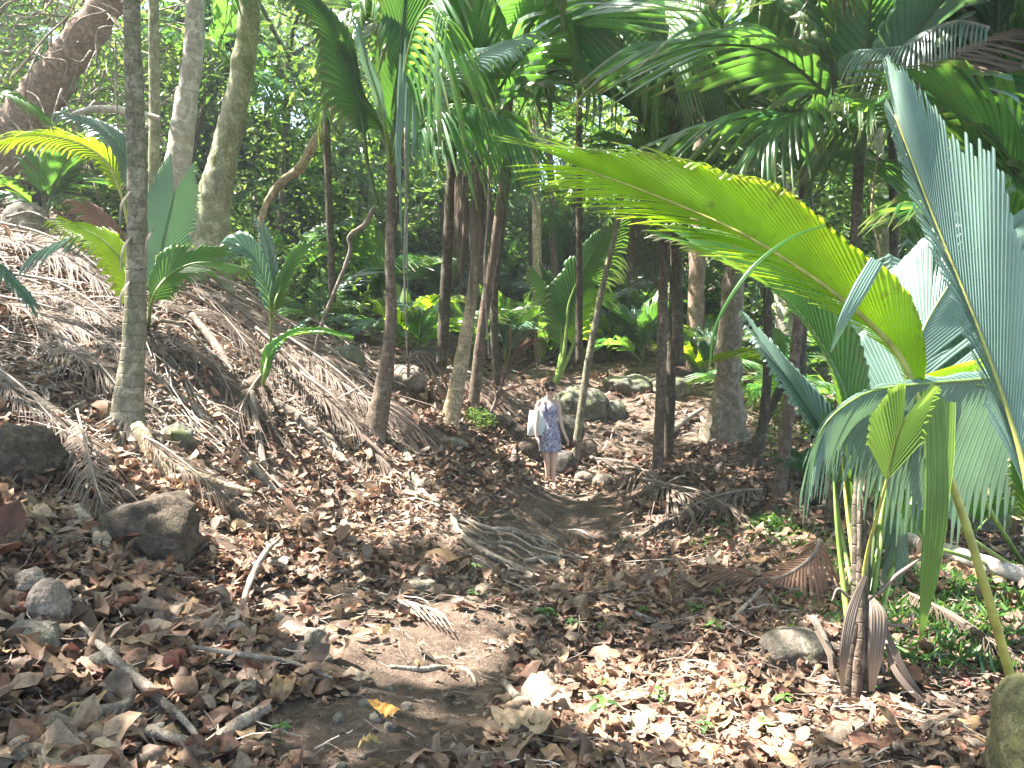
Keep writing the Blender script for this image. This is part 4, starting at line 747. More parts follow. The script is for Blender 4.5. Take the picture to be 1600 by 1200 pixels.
# saplings on the farther slope, each told apart by what it stands by
SAP = [('palm sapling with pale fanned leaves between the two leaning trunks and the red-brown one', 655, 560, 1.5, ['split','broad'], ['teal','mid']),
 ('palm sapling just beyond the red-brown trunk, lime leaf raised', 625, 548, 1.5, ['broad'], ['lime','mid']),
 ('low palm sapling left of the mossy boulder on the bank', 500, 520, 1.2, ['split'], ['mid','teal']),
 ('palm sapling uphill of the leaning trunks with fine dark leaves', 820, 560, 1.9, ['broad','split'], ['mid','dark']),
 ('palm sapling with a silver leaf above the big mossy rock', 915, 545, 1.8, ['broad'], ['silver','teal']),
 ('palm sapling with pointed leaves at the left of the close pair of stems', 990, 530, 2.0, ['split','broad'], ['mid','teal']),
 ('palm sapling standing behind the close pair of stems', 1075, 510, 2.3, ['split','broad'], ['mid','dark']),
 ('palm sapling with drooping dark leaves before the buttressed trunk', 1105, 600, 1.3, ['broad','feather'], ['mid','lime']),
 ('palm sapling with lime fronds beneath the arching yellow-green leaf', 1180, 640, 1.5, ['split'], ['lime','mid']),
 ('palm sapling on the ridge above the fallen grey trunks', 950, 480, 2.4, ['broad','split'], ['mid','teal']),
 ('palm sapling low among rocks at the top of the clearing', 870, 505, 2.0, ['split'], ['mid','dark']),
 ('palm sapling half hidden beyond the slim red-brown trunk on the ridge', 585, 500, 2.1, ['broad','split'], ['mid','dark']),
 ('palm sapling deep in the wood beyond the dead-frond skirt', 690, 505, 2.3, ['broad'], ['mid','teal']),
 ('palm sapling with wide teal leaves under the tangle of small leaves', 455, 470, 1.8, ['broad'], ['teal','dark']),
 ('palm sapling deep in the wood uphill of the pale trunk', 1200, 520, 2.6, ['split','broad'], ['lime','mid']),
 ('palm sapling with bright lime fingers seen past the dark trunk', 1395, 540, 1.9, ['split','feather'], ['lime','mid']),
 ('small leafy palm sapling growing from dead leaves below the short leaning palm', 1265, 770, .9, ['broad'], ['dark','mid']),
 ('low broad-leaved palm sapling at the foot of the fallen log', 1520, 850, .9, ['broad'], ['teal','mid']),
 ('broad-leaved palm sapling filling the gap right behind the walker, uphill of the big mossy rock', 850, 570, 1.7, ['broad'], ['mid','dark']),
 ('palm sapling with arching blades uphill of the long mossy boulder', 1005, 575, 1.7, ['broad','split'], ['mid','dark']),
 ('pale-leaved palm sapling between the close pair and the buttressed trunk', 1095, 570, 1.6, ['broad'], ['teal','mid']),
 ('palm sapling rooted at the foot of the grey rock by the buttressed trunk', 1215, 610, 1.5, ['broad'], ['mid','dark']),
 ('dark palm sapling under the green upright leaf of the near palm', 1290, 600, 1.6, ['broad','split'], ['dark','mid']),
 ('bushy palm sapling beyond the slanting ringed stem', 1255, 655, 1.2, ['broad'], ['mid','lime']),
 ('palm sapling beyond the tan leaning trunk foot, leaves half lit', 790, 575, 1.6, ['broad','split'], ['mid','teal']),
 ('palm sapling hidden between the leaning trunks', 735, 560, 1.5, ['broad'], ['dark','mid']),
 ('palm sapling seen past the curving grey-green stem', 950, 560, 1.4, ['broad','split'], ['mid','lime']),
 ('far palm sapling uphill at the ridge, leaves catching sun', 1040, 490, 2.2, ['broad'], ['mid','teal']),
 ('far dark palm sapling at the ridge above the buttressed trunk', 1150, 480, 2.4, ['broad','split'], ['dark','mid']),
 ('palm sapling on the ridge above the hanging limp leaf', 790, 480, 2.2, ['broad','split'], ['mid','dark']),
 ('palm sapling at the ridge below the sunlit small leaves', 650, 470, 2.0, ['broad'], ['mid','dark']),
 ('palm sapling on the bank crest near the rough leaning trunk', 70, 350, 1.4, ['split','broad'], ['dark','mid'])]
for k, (lb, x, y, ln, kd, mt) in enumerate(SAP):
    P_(lb, (x, y), None, auto=(7 if ln > 1 else 5, 25, 82, ln, kd, mt), seed=40+k, name='palm_sapling', cat='palm sapling')

# ------------------------------------------------------------------ broad-leaved trees; their crowns hang over the clearing and shade it
TREES = []
def tree(label, base, pts, r, mat, Y=None, n=70, sides=16, rough=.09, seed=0, flare=None, top=None, group=None, limbs=True):
    g0 = G(*base) if Y is None else Vector(((base[0]-800)/F_PX*Y, Y, h1((base[0]-800)/F_PX*Y, Y)))
    Yt = g0.y; root = empty('tree', g0, label, 'tree', group)
    W = [g0-Vector((0, 0, .3))]+[P(p[0], p[1], Yt if len(p) < 3 else p[2]) for p in pts]
    top = Vector(top) if top else W[-1]+Vector((0, 0, 9.5-W[-1].z)) if W[-1].z < 9.5 else W[-1]+Vector((0, 0, .5))
    W.append(top)
    part('trunk', tube(W, [x/F_PX*Yt for x in r], n, sides, rough, seed, flare=flare), M[mat], root)
    rl = random.Random(seed+50)
    if limbs:
        for k in range(5):
            a = k*1.26+rl.random(); e = top+Vector((math.cos(a)*2.6, math.sin(a)*2.6, rl.uniform(.6, 2.)))
            part('limb', tube([top-Vector((0, 0, rl.uniform(.2, 1.2))), (top+e)/2+Vector((0, 0, -.1)), e], [r[-1]/F_PX*Yt*.7, .05, .02], 16, 7, .1, k), M[mat], root)
    TREES.append((root, top)); return root
def buttress(n, amp, hgt, ph=0):
    return lambda a, L: amp*np.exp(-np.maximum(L-.3, 0)/hgt)*np.power(.5+.5*np.cos(n*a+ph), 2)
tree('pale smooth grey trunk standing beyond the ringed palm, sunlit on one side', (280,420), [(276,300),(285,200),(300,100),(305,0)], (24,21,18,15,14,13), 'palebark', Y=13, seed=1)
tt_ = tree('mossy mottled trunk leaning gently, riddled with holes at its foot', (315,440), [(332,330),(348,250),(375,130),(390,0)], (34,27,22,18,17,15), 'mossbark', Y=12, seed=2, flare=buttress(4, .5, .5))
tree('thin straight grey trunk close beside the ringed palm', (238,400), [(241,300),(241,150),(240,0)], (9,9,8,8,7), 'mossbark', Y=12.6, seed=3)
tree('rough-barked thick trunk leaning away at the edge of the bank', (-60,480), [(0,270),(60,160),(115,80),(180,-20)], (66,46,34,27,23,20), 'roughbark', Y=14, seed=4, rough=.14)
tree('pale fluted trunk with spreading buttresses standing on the leaf-covered slope', (1133,695), [(1136,600),(1148,430),(1170,300),(1200,110),(1212,0)], (30,20,16,14,12,11,10), 'butt', Y=14, seed=5, rough=.16, flare=buttress(6, .9, .7, 1.2))
tree('slim brown trunk beyond the gap of small blue-lit leaves', (870,480), [(862,300),(852,150),(850,0)], (6,6,5,5,4), 'roughbark', Y=24, seed=6)
tree('pinkish trunk seen through the fronds above the arching leaf', (1232,520), [(1228,300),(1225,120),(1222,0)], (20,18,16,14,12), 'palebark', Y=20, seed=7)
tree('dark twin-forked trunk at the top between bright green leaves', (1085,500), [(1092,300),(1098,100),(1110,0)], (14,12,11,10,9), 'roughbark', Y=19, seed=8)
tree('grey trunk beyond the dark-crowned palm', (1395,560), [(1385,420),(1372,300),(1362,100)], (16,14,12,11,10), 'mossbark', Y=17, seed=9)
tree('dim thin trunk standing deep among small leaves uphill of the mossy one', (430,420), [(445,250),(452,80)], (7,6,6,5), 'darkbark', Y=19, seed=10)
tree('dim trunk uphill of the red-brown palm', (560,470), [(568,300),(572,100)], (9,8,7,6), 'darkbark', Y=21, seed=11)
tree('slender trunk on the far slope between the leaning trunks and the hanging leaf', (842,500), [(838,330),(835,200),(832,50)], (8,7,6,5,5), 'tanbark', Y=20, seed=12)
OFF = 'unseen shade trees around the viewer'
for k, (x, y) in enumerate([(-9,1.5),(-4.5,-4),(3.5,-4),(9,1.5),(13,9),(-14,9)]):
    z = h1(x, y); r0 = empty('tree', (x, y, z), 'tall forest tree standing outside the photograph, shading the clearing', 'tree', OFF)
    part('trunk', tube([(x, y, z-.3), (x+.2, y+.1, z+4), (x+.3, y+.2, 9.5)], [.28, .2, .15], 40, 12, .1, k), M['mossbark'], r0); TREES.append((r0, Vector((x+.3, y+.2, 9.5))))
# sun flecks: canopy leaves are cut away toward the sun to light these spots
LIT = [(450,800,.5),(560,810,.5),(620,800,.35),(700,980,.28),(740,1000,.22),(600,1010,.25),(1000,780,.5),(1100,1000,.3),(1130,1050,.45),(1250,1040,.3),(1060,1120,.4),(1250,1130,.35),(1400,1090,.3),(1340,1060,.3),
 (400,870,.25),(330,880,.22),(280,740,.3),(60,400,.7),(150,450,.6),(260,480,.4),(500,640,.5),(470,600,.4),(120,520,.3),(690,620,.5),(640,590,.4),(1150,680,.9),(1000,640,1.),(1060,700,.7),(1240,740,.5),(930,700,.5),(1100,620,1.),(430,960,.2),(950,740,.4),
 (1180,900,.25),(300,640,.25),(880,640,.5),(90,700,.25),(560,560,.6),(1330,960,.25)]
rays = [(G(a, b), r) for a, b, r in LIT]
rays += [(P(*p), r) for p, r in [((1340,420,4.1),.55),((1200,330,4.3),.5),((1050,270,4.5),.45),((920,240,4.7),.4),((1430,560,3.9),.3),((1280,520,4.5),.35),((1390,540,5),.5),((1500,500,5),.4),((1550,400,3.1),.35),((1480,300,3.2),.3),((1390,700,4.1),.3),
 ((1465,700,3.7),.2),((60,215,10.5),.6),((150,250,10.5),.5),((285,150,13),.6),((280,300,13),.6),((700,620,10.6),.35),((725,500,10.6),.35),((265,350,7.6),.4),((300,420,7.4),.3),((715,120,8.5),.5),((1120,100,11),.8),((1400,100,8.3),.6),((1400,500,6),.5),((860,660,12.3),.5),((1580,560,5),.3),((470,525,7.8),.3),((430,430,9),.4),((1560,250,3.3),.25),((500,20,11.5),.8),((1140,550,14),.9),((660,500,15),.8),((850,470,20),1.2),((1000,480,20),1.2),((560,480,16),1.),((420,380,15),1.),((470,300,15),1.),((760,450,18),1.),((1100,450,18),1.),((900,560,17),.8),((400,200,16),1.2),((620,380,17),1.),((940,300,18),1.2),((1200,480,16),1.),((1080,250,12),.8),((760,120,10),.6),((620,60,9),.4)]]
rs = np.random.default_rng(77)
nc = 2000; cc = np.c_[rs.uniform(-20, 14, nc), rs.uniform(-8, 19, nc), rs.uniform(9.5, 15, nc)]
cc = cc[(cc[:,1] < 10) | (rs.random(nc) < .45)]; nc = len(cc)
cc[:,2] = np.maximum(cc[:,2], CAMH+.55*cc[:,1]+.3*rs.random(nc))
Cp = (cc[:,None]+rs.normal(size=(nc, 62, 3))*np.array([.62, .62, .35])).reshape(-1, 3)
S_ = np.array(SUN)
kp = np.ones(len(Cp), bool)
for p, r in rays:
    d = Cp-np.array(p); al = d@S_; dd = np.linalg.norm(d-al[:,None]*S_, axis=1)
    kp &= ~((dd < r*1.85*rs.uniform(.75, 1.1, len(Cp))) & (rs.random(len(Cp)) < .97))
Cp = Cp[kp]
tops = np.array([t_[1] for t_ in TREES]); own = np.argmin(((Cp[:,None,:2]-tops[None,:,:2])**2).sum(-1), 1)
for k, (root, top) in enumerate(TREES):
    m_ = own == k
    if m_.sum() > 20: part('crown', cards(Cp[m_], .30, rs, .25, .5, .55), M['canopy'], root, smooth=False)

# ------------------------------------------------------------------ the wood beyond and the undergrowth
def clumps(n, per, xr, yr, zr, sd, rs, floor=.1):
    Y = rs.uniform(*yr, n); X = rs.uniform(-1, 1, n)*(.72*Y+1)+0; Z = rs.uniform(0, 1, n)
    g_ = H(X, Y, False); Z = g_+floor+Z*zr(X, Y)
    C = (np.c_[X, Y, Z][:,None]+rs.normal(size=(n, per, 3))*np.array([sd, sd, sd*.75])).reshape(-1, 3)
    tone = np.clip(np.repeat(rs.uniform(0, 1, n), per)*.6+rs.random(len(C))*.5-.05, 0, 1)
    return C, tone
def mass(name, C, tone, size, mat, label, cat, rs, **kw):
    return solo(name, cards(C, size, rs, colf=lambda c, r: np.repeat(tone[:,None], 3, 1), **kw), M[mat], label, cat, kind='stuff', origin=(0, 0, 0), smooth=False)
rs = np.random.default_rng(5)
nt_ = 165; cy = rs.uniform(21, 40, nt_); cxx = rs.uniform(-1, 1, nt_)*(.75*cy+1); cz = H(cxx, cy, False)+rs.uniform(1.0, 11, nt_)
rad_ = rs.uniform(1.1, 2.6, nt_); tone_ = rs.uniform(0, 1, nt_); C = []; tn = []
for k in range(nt_):
    m_ = int(26*rad_[k]); d = nrm(rs.normal(size=(m_, 3)))*(rad_[k]*np.power(rs.random((m_, 1)), .35))*np.array([1, 1, .62])
    q = (d[:,None]+rs.normal(size=(m_, 58, 3))*.24).reshape(-1, 3)+np.array([cxx[k], cy[k], cz[k]]); C.append(q); tn.append(np.clip(tone_[k]*.55+np.repeat(rs.random(m_), 58)*.25+rs.random(len(q))*.25-.05, 0, 1))
C = np.concatenate(C); tn = np.concatenate(tn)
C2, tn2 = clumps(500, 90, None, (23, 38), lambda X, Y: 3.5+0*X, .6, rs, .3); C = np.vstack([C, C2]); tn = np.r_[tn, tn2*.6]
k = ~((np.abs(C[:,0]/C[:,1]*F_PX+800-920) < 75) & (CAMH-(C[:,2]) < -CAMH-5) & (rs.random(len(C)) < .75))
sz_ = np.repeat(rs.uniform(.16, .38, len(C)//58+1), 58)[:len(C)]
mass('far_wood', C[k], tn[k], sz_[k], 'wood', 'sunlit mass of small leaves on the wooded slope beyond the palms', 'woodland', rs)
C, tn = clumps(520, 90, None, (14.5, 22), lambda X, Y: 6.5+0*X, .5, rs, .3)
px = C[:,0]/C[:,1]*F_PX+800; py = HOR-(C[:,2]-CAMH)/C[:,1]*F_PX
k = ((px < 590) | (px > 1290) | ((py < 330) & (rs.random(len(px)) < .45)) ) & ((px > 90) | (py < 260))
sz_ = np.repeat(rs.uniform(.09, .27, 520), 90)
mass('undergrowth', C[k], tn[k], sz_[k], 'bush', 'dense glossy small-leaved undergrowth behind the trunks', 'undergrowth', rs)
C, tn = clumps(300, 60, None, (12.5, 30), lambda X, Y: .5+0*X, .22, rs, .02)
px = C[:,0]/C[:,1]*F_PX+800; k = (rs.random(len(C)) < .6) & ((px < 560) | (px > 1180) | (C[:,1] > 20))
mass('ground_plants', C[k], tn[k], .11, 'bush', 'low green seedlings scattered over the slope under the palms', 'ground cover', rs)
# shrub in front of the mossy boulders, bush at the crest left
def shrub(label, px, py, r, n, size, mat, seed, h=1., name='shrub'):
    g0 = G(px, py); rs = np.random.default_rng(seed); root = empty(name, g0, label, 'shrub')
    d = nrm(rs.normal(size=(n, 3)))*np.power(rs.random((n, 1)), .4)*np.array([r, r, r*h]); d[:,2] = np.abs(d[:,2])+.03
    part('foliage', cards(d+np.array(g0), size, rs, .1, .3, .5), M[mat], root, smooth=False)
    for k in range(6):
        e = d[k*3]; part('stem', tube([g0-Vector((0, 0, .05)), Vector(g0)+Vector(e)*.5, Vector(g0)+Vector(e)], [.012, .008, .004], 8, 5), M['ribdark'], root)
    return root
for k, a in enumerate([('low shrub of small green leaves at the foot of the leaning trunks', 745, 668, .35, 420, .07, 'bush', 1, .9),
 ('dark glossy shrub beyond the V-shaped seedling', 470, 480, .9, 2600, .11, 'bush', 2, 1.3), ('green shrub behind the strap-leaf seedling', 515, 505, .6, 1500, .1, 'bush', 3, 1.2),
 ('tangled shrub at the crest beside the rough leaning trunk', 95, 335, 1.0, 2600, .1, 'canopy', 4, 1.4), ('bushy shrub at the foot of the pale smooth trunk', 205, 345, .8, 1900, .1, 'bush', 5, 1.2),
 ('low green shrub on the bare slope right of the path', 1205, 835, .3, 420, .06, 'bush', 6, .6), ('shrub of small leaves below the buttressed trunk', 1290, 690, .5, 900, .09, 'bush', 7, 1.),
 ('leafy shrub beyond the fallen log at the picture edge', 1575, 790, .7, 1600, .11, 'bush', 8, 1.)]): shrub(*a)
# grass and small ground plants by the near palm
rs = np.random.default_rng(9); n = 2600; X = []; Y = []
for (a, b, r) in [(1500,940,.8),(1420,900,.6),(1560,980,.6),(1460,1000,.4),(1230,850,.5),(1580,930,.6),(1380,880,.5)]:
    c = G(a, b); m_ = int(n/7); X.append(c.x+rs.normal(0, r*.8, m_)); Y.append(c.y+rs.normal(0, r*1., m_))
X = np.concatenate(X); Y = np.concatenate(Y)
C = np.c_[X, Y, H(X, Y)+.05+rs.random(len(X))*.06]
A = cards(C, .13, rs, -1.2, 0, .09, lambda c, r: np.repeat(r.random((len(c), 1)), 3, 1)); B = cards(C[::4], .07, rs, 0, 0, .6, lambda c, r: np.repeat(r.random((len(c), 1)), 3, 1))
solo('grass', (np.vstack([A[0], B[0]]), [A[1], B[1]+len(A[0])], None, np.vstack([A[3], B[3]])), M['seedling'], 'thin grass and small weeds growing round the fallen log', 'grass', kind='stuff', origin=(0, 0, 0), smooth=False)
# ------------------------------------------------------------------ boulders and stones
def boulder(label, px, py, w_, h_, mat, seed, Y=None, d=1., amp=.16, name='boulder', cat='boulder', ang=.0, rot=0., sink=.3, group=None):
    """px,py centre of the visible stone; w_,h_ its half width and half height in the photograph"""
    g0 = G(px, py+h_*.9) if Y is None else P(px, py+h_*.9, Y); Yb = g0.y
    sx = w_/F_PX*Yb; sz = h_/F_PX*Yb*(1+sink)
    c = P(px, py, Yb)+Vector((0, sx*d*.5, -sz*sink*.6))
    VF = rock((0, 0, 0), sx, sx*d, sz, seed, amp, 30 if w_ > 18 else 18, 2.3, ang)
    return solo(name, (VF[0]+np.array(c), VF[1]), M[mat], label, cat, group, smooth=not ang)
for k, a in enumerate([('dark earthy boulder under the ringed palm roots', 222, 830, 74, 44, 'earth', .26),
 ('big dull boulder half buried at the edge under dry fronds', 20, 712, 58, 42, 'earth', .2), ('small greenish boulder beside the big half-buried one', 62, 728, 22, 24, 'rock', .14),
 ('round mossy boulder on the bank crest before the undergrowth', 540, 560, 27, 20, 'rock', .1), ('large moss-topped boulder just behind the walker', 908, 633, 44, 26, 'rock', .14),
 ('rounded mossy boulder beside the large moss-topped one', 962, 641, 18, 14, 'rock', .1), ('long mossy boulder on the slope above the round one', 985, 600, 38, 13, 'rock', .2),
 ('mossy boulder behind the close pair of palm stems', 1050, 605, 32, 16, 'rock', .16), ('smooth dark boulder behind the walker at bag height', 885, 676, 28, 26, 'darkrock', .12),
 ('blocky brown boulder beside the walker, before her bag', 822, 704, 20, 17, 'earth', .12), ('square grey stone beyond the white bag', 800, 678, 26, 13, 'earth', .14), ('flat grey stone among leaning trunks and walker', 775, 657, 26, 10, 'earth', .14),
 ('dark blue-grey boulder at the walker knees', 882, 724, 18, 18, 'darkrock', .12), ('low rounded grey stone on the path edge past her feet', 912, 748, 16, 12, 'grey', .12), ('second low grey stone on the path edge, farther from her feet', 945, 752, 18, 10, 'grey', .12),
 ('flat green-grey stone below the diagonal branch', 268, 682, 26, 17, 'rock', .2), ('tilted grey slab under the leaf pile below the bank', 705, 695, 24, 10, 'grey', .2),
 ('pale boulder on the crest by the rough leaning trunk', 28, 345, 34, 28, 'grey', .15), ('pink-brown pale boulder in sun behind the red-brown trunk', 630, 590, 34, 18, 'tanrock', .2),
 ('grey boulder in shade behind the tan leaning trunk', 660, 565, 30, 20, 'darkrock', .2), ('buff boulder seen under the big leaves by the fallen log', 1450, 810, 32, 22, 'tanrock', .1), ('large dull olive boulder at the lower picture edge among leaves', 1530, 800, 60, 34, 'rock', .1),
 ('half-shaded dome of rock in the leaf litter under the dead hanging frond', 1250, 1018, 50, 24, 'grey', .14), ('grey boulder uphill between stems above the clearing', 1085, 545, 28, 14, 'grey', .2), ('dark rock ledge at the top of the clearing', 900, 560, 50, 10, 'darkrock', .25),
 ('grey rock at the foot of the buttressed trunk', 1240, 640, 28, 14, 'grey', .2)]):
    boulder(a[0], a[1], a[2], a[3], a[4], a[5], k+1, amp=a[6])
for k, a in enumerate([('reddish angular stone resting at the lower picture edge above the pale slab', 32, 915, 30, 24, 'tanrock'), ('brown angular stone leaning against the reddish one', 70, 945, 34, 34, 'tanrock'),
 ('pale angular slab jutting from brown leaves', 45, 998, 44, 26, 'grey'), ('grey faceted stone on bare earth beside the curled leaves', 482, 1006, 28, 18, 'grey'), ('flatter grey stone uphill of the faceted one', 440, 982, 26, 14, 'grey'),
 ('small purple-grey stone wedged below the flatter one', 425, 1003, 15, 12, 'tanrock'), ('dark stone half under dry leaves near the split stalk', 155, 1035, 32, 20, 'grey'), ('flat grey stone sunk in earth beside the path roots', 650, 915, 32, 11, 'grey'),
 ('long buff stone in leaves below the boulder', 430, 940, 34, 11, 'tanrock')]):
    boulder(a[0], a[1], a[2], a[3], a[4], a[5], k+60, amp=.12, name='stone', cat='stone', ang=.8, d=.9)
rs = random.Random(4)
pb = boulder('small pebble lying on bare earth', 560, 1070, 5, 4, 'grey', 200, name='pebble', cat='pebble', group='pebbles on the bare earth')
for k in range(70):
    o = pb.copy(); COL.objects.link(o); x, y = rs.choice([(600,1100),(650,1010),(780,900),(900,800),(860,860),(560,1160),(1000,690),(950,790)]); q = G(x+rs.gauss(0, 55), y+rs.gauss(0, 30)); o.location = q+Vector((0, 0, .003)); o.rotation_euler = (rs.random()*6, rs.random()*6, rs.random()*6); o.scale = (rs.uniform(.5, 1.8),)*3
# mossy rock in the corner next to the viewer
V = rock((0, 0, 0), .19, .26, .27, 91, .14, 40, 2.3)
solo('boulder', (V[0]+np.array(P(1668, 1200, 2.5)), V[1]), M['lichen'], 'yellow-green lichen-covered boulder cut off by the bottom corner of the photo', 'boulder')

# ------------------------------------------------------------------ roots, branches and logs
def onground(pts, r, lift=.5, Y=None):
    out = []
    for p in pts:
        q = G(p[0], p[1])
        if len(p) > 2: q = P(p[0], p[1], q.y)+Vector((0, 0, 0))*0; q = q+Vector((0, 0, p[2]))
        out.append(q+Vector((0, 0, r*lift)))
    return out
def limb(name, cat, label, pts, rpx, mat='root', seed=0, n=50, rough=.16, lift=.6, twigs=()):
    g_ = [G(p[0], p[1]) for p in pts]; Ym = sum(q.y for q in g_)/len(g_); rr = [x/F_PX*Ym for x in rpx]
    up_ = .045 if Ym < 5.2 and name != 'root' else 0.
    W = [q+Vector((0, 0, up_+rr[0]*lift+(p[2] if len(p) > 2 else 0))) for q, p in zip(g_, pts)]
    # follow the ground between the given points, never sinking below it
    C = spline(W, n); C[:,2] = np.maximum(C[:,2], H(C[:,0], C[:,1])+np.interp(np.linspace(0, 1, n), np.linspace(0, 1, len(rr)), rr)*(lift-.45))
    VF = tube(C[::2] if n > 40 else C, rr, n, 10, rough, seed, freq=9)
    return solo(name, VF, M[mat], label, cat, origin=tuple(W[0]))
L_ = limb
L_('fallen_branch', 'branch', 'thick grey branch lying bent along the bottom edge of the photo', [(60,1205),(140,1180),(200,1168),(260,1178),(310,1196)], (10,12,11,10,8), 'stick', 1)
L_('fallen_branch', 'branch', 'greenish straight branch pointing down from the leaf pile at the bottom', [(312,1205),(350,1175),(385,1148),(420,1128)], (13,12,10,8), 'stick', 2)
L_('fallen_branch', 'branch', 'curved stout branch with a knobbed end, half under leaves', [(20,1200),(60,1165),(95,1145),(150,1140),(195,1128),(208,1105)], (11,13,12,10,10,9), 'stick', 3)
L_('fallen_branch', 'branch', 'short knotty branch between the two thick ones', [(110,1172),(150,1168),(210,1165),(260,1158)], (8,8,7,6), 'stick', 4)
L_('fallen_stalk', 'stalk', 'long split pale stalk slanting down over brown leaves', [(125,1008,.05),(170,1055,.05),(230,1110,.04),(290,1160,.03),(315,1192,.02)], (3,7,8,6,3), 'stick', 5, rough=.3)
L_('fallen_stalk', 'stalk', 'long thin pale stalk lying across to the bare earth', [(300,1040,.04),(380,1050,.03),(450,1062,.03),(525,1085,.02)], (3,4,4,2), 'stick', 6)
L_('fallen_stalk', 'stalk', 'forked grey stalk standing up from leaves beside the bare earth', [(376,978,.02),(392,945,.10),(415,910,.14),(438,888,.16)], (4,5,5,3), 'stick', 7)
L_('fallen_stalk', 'stalk', 'thin grey twig running from the fork across bare earth', [(420,905,.1),(470,900,.03),(530,898,.01),(600,888,.01)], (4,3,3,2), 'stick', 8)
L_('fallen_branch', 'branch', 'long thin branch slanting down the bank past the flat green-grey stone', [(222,592,.1),(290,640,.06),(345,690,.05),(400,745,.03),(432,775,.0)], (4,6,7,7,4), 'stick', 9)
L_('fallen_branch', 'branch', 'grey branch running down over dry fronds from the picture edge', [(-10,596,.1),(50,635,.08),(110,680,.07),(150,725,.05),(185,762,.02)], (6,6,6,5,3), 'stick', 10)
L_('fallen_branch', 'branch', 'pale branch reaching from the ringed trunk toward the dry fronds', [(60,612,.1),(110,592,.12),(160,572,.15),(195,562,.15)], (3,4,4,3), 'stick', 11)
L_('fallen_branch', 'branch', 'stout short branch lying in the leaves below the big grey frond', [(425,640,.05),(470,665,.04),(510,700,.03),(545,735,.0)], (8,9,9,6), 'stick', 12)
L_('fallen_branch', 'branch', 'peeled bent branch hanging down inside the pile of dry fronds', [(300,520,.2),(340,560,.1),(358,590,.05),(362,605,.0)], (5,7,6,5), 'stick', 13)
L_('fallen_branch', 'branch', 'short upright broken branch under the drooping grey frond clump', [(392,645,.2),(402,690,.1),(412,730,.0)], (6,6,5), 'stick', 14)
L_('root', 'root', 'long root snaking from the red-brown palm down the bank', [(592,690),(628,705),(645,740),(662,778),(700,795)], (8,7,6,5,3), 'root', 15)
L_('root', 'root', 'second thinner root curling below the snaking one', [(635,742),(640,765),(665,782),(690,798)], (5,5,4,2), 'root', 16)
L_('root', 'root', 'root dropping from the bank edge above the walker', [(765,690),(802,706),(797,735),(815,760)], (4,5,4,2), 'root', 17)
L_('root', 'root', 'long root running down across the bare earth step in the path', [(708,812),(720,840),(760,868),(810,892),(850,915)], (6,6,5,5,3), 'root', 18)
L_('root', 'root', 'upper fine root above the earth step', [(720,812),(770,830),(830,845),(880,862),(910,875)], (4,4,3,3,2), 'root', 19)
L_('root', 'root', 'hooked root looping out of the earth step', [(820,880),(850,875),(876,880),(880,905),(872,925)], (4,5,5,4,2), 'root', 20)
L_('root', 'root', 'root forming the front edge of the leafy step', [(890,905),(930,925),(980,955),(1030,975)], (4,4,4,2), 'root', 21)
L_('root', 'root', 'thin root on bare earth with a looped end', [(610,1045),(660,1050),(710,1045),(735,1055),(745,1075)], (3,4,4,3,2), 'root', 22)
L_('root', 'root', 'thick dark root emerging near the bottom centre leaves', [(785,1075,.03),(800,1100,.05),(815,1120,.04),(820,1150,.0)], (5,7,7,5), 'root', 23)
L_('root', 'root', 'root between the ringed palm and the stone below its foot', [(300,790),(350,780),(400,770),(450,775)], (8,7,5,3), 'root', 24)
L_('root', 'root', 'root arching over the dark hollow beside the big boulder', [(120,815,.05),(140,840,.05),(160,865,.03),(190,885,0)], (9,10,9,5), 'root', 25)
rr_ = np.random.default_rng(12)
for k in range(16):
    x, y = 560+k*9, 925+k*3
    L_('root', 'root', 'one of many fine parallel rootlets combed over the bare earth hump', [(x,y,.03),(x+28+k,y+14,.04),(x+60,y+34+k,.03)], (2.2,2,1), 'root', 30+k, n=16) if k < 11 else None
for o in COL.objects:
    if o.get('label', '').startswith('one of many fine parallel'): o['group'] = 'parallel rootlets on the earth hump'
L_('log', 'log', 'smooth pale fallen log beyond the near palm, dipping to the picture edge', [(1372,858,.1),(1420,868,.1),(1480,888,.1),(1545,912,.1),(1600,930,.1)], (13,14,13,12,11), 'palebark', 50, rough=.08)
L_('log', 'log', 'grey fallen trunk lying level at the head of the clearing', [(800,548,.2),(860,546,.2),(930,550,.2),(990,545,.2)], (7,8,7,5), 'darkbark', 51)
L_('log', 'log', 'thin fallen trunk crossing above the grey one', [(900,530,.3),(960,522,.3),(1020,505,.3),(1060,515,.2)], (4,5,4,3), 'root', 52)
L_('fallen_branch', 'branch', 'curved pale branch on the sunlit slope left of the buttressed trunk', [(1040,690,.05),(1070,668,.1),(1100,652,.15)], (5,5,3), 'stick', 53)
L_('fallen_branch', 'branch', 'pale branch lying beside the orange-brown stump', [(920,720,.05),(950,735,.05),(985,750,.03),(1020,770,0)], (4,4,4,2), 'stick', 54)
L_('fallen_branch', 'branch', 'flat grey stick in the litter by the half-shaded dome of rock', [(1270,990,.03),(1283,1020,.05),(1300,1050,.03)], (6,7,5), 'stick', 55)
L_('fallen_branch', 'branch', 'straight stick slanting in the shade left of the dome of rock', [(1130,998,0),(1160,975,.05),(1190,950,.08)], (2,3,3), 'stick', 56)
L_('fallen_branch', 'branch', 'black log lying at the crest beneath the lime arching leaf', [(60,330,.2),(140,225,1.6),(240,120,3.2)], (20,22,18), 'darkbark', 57)
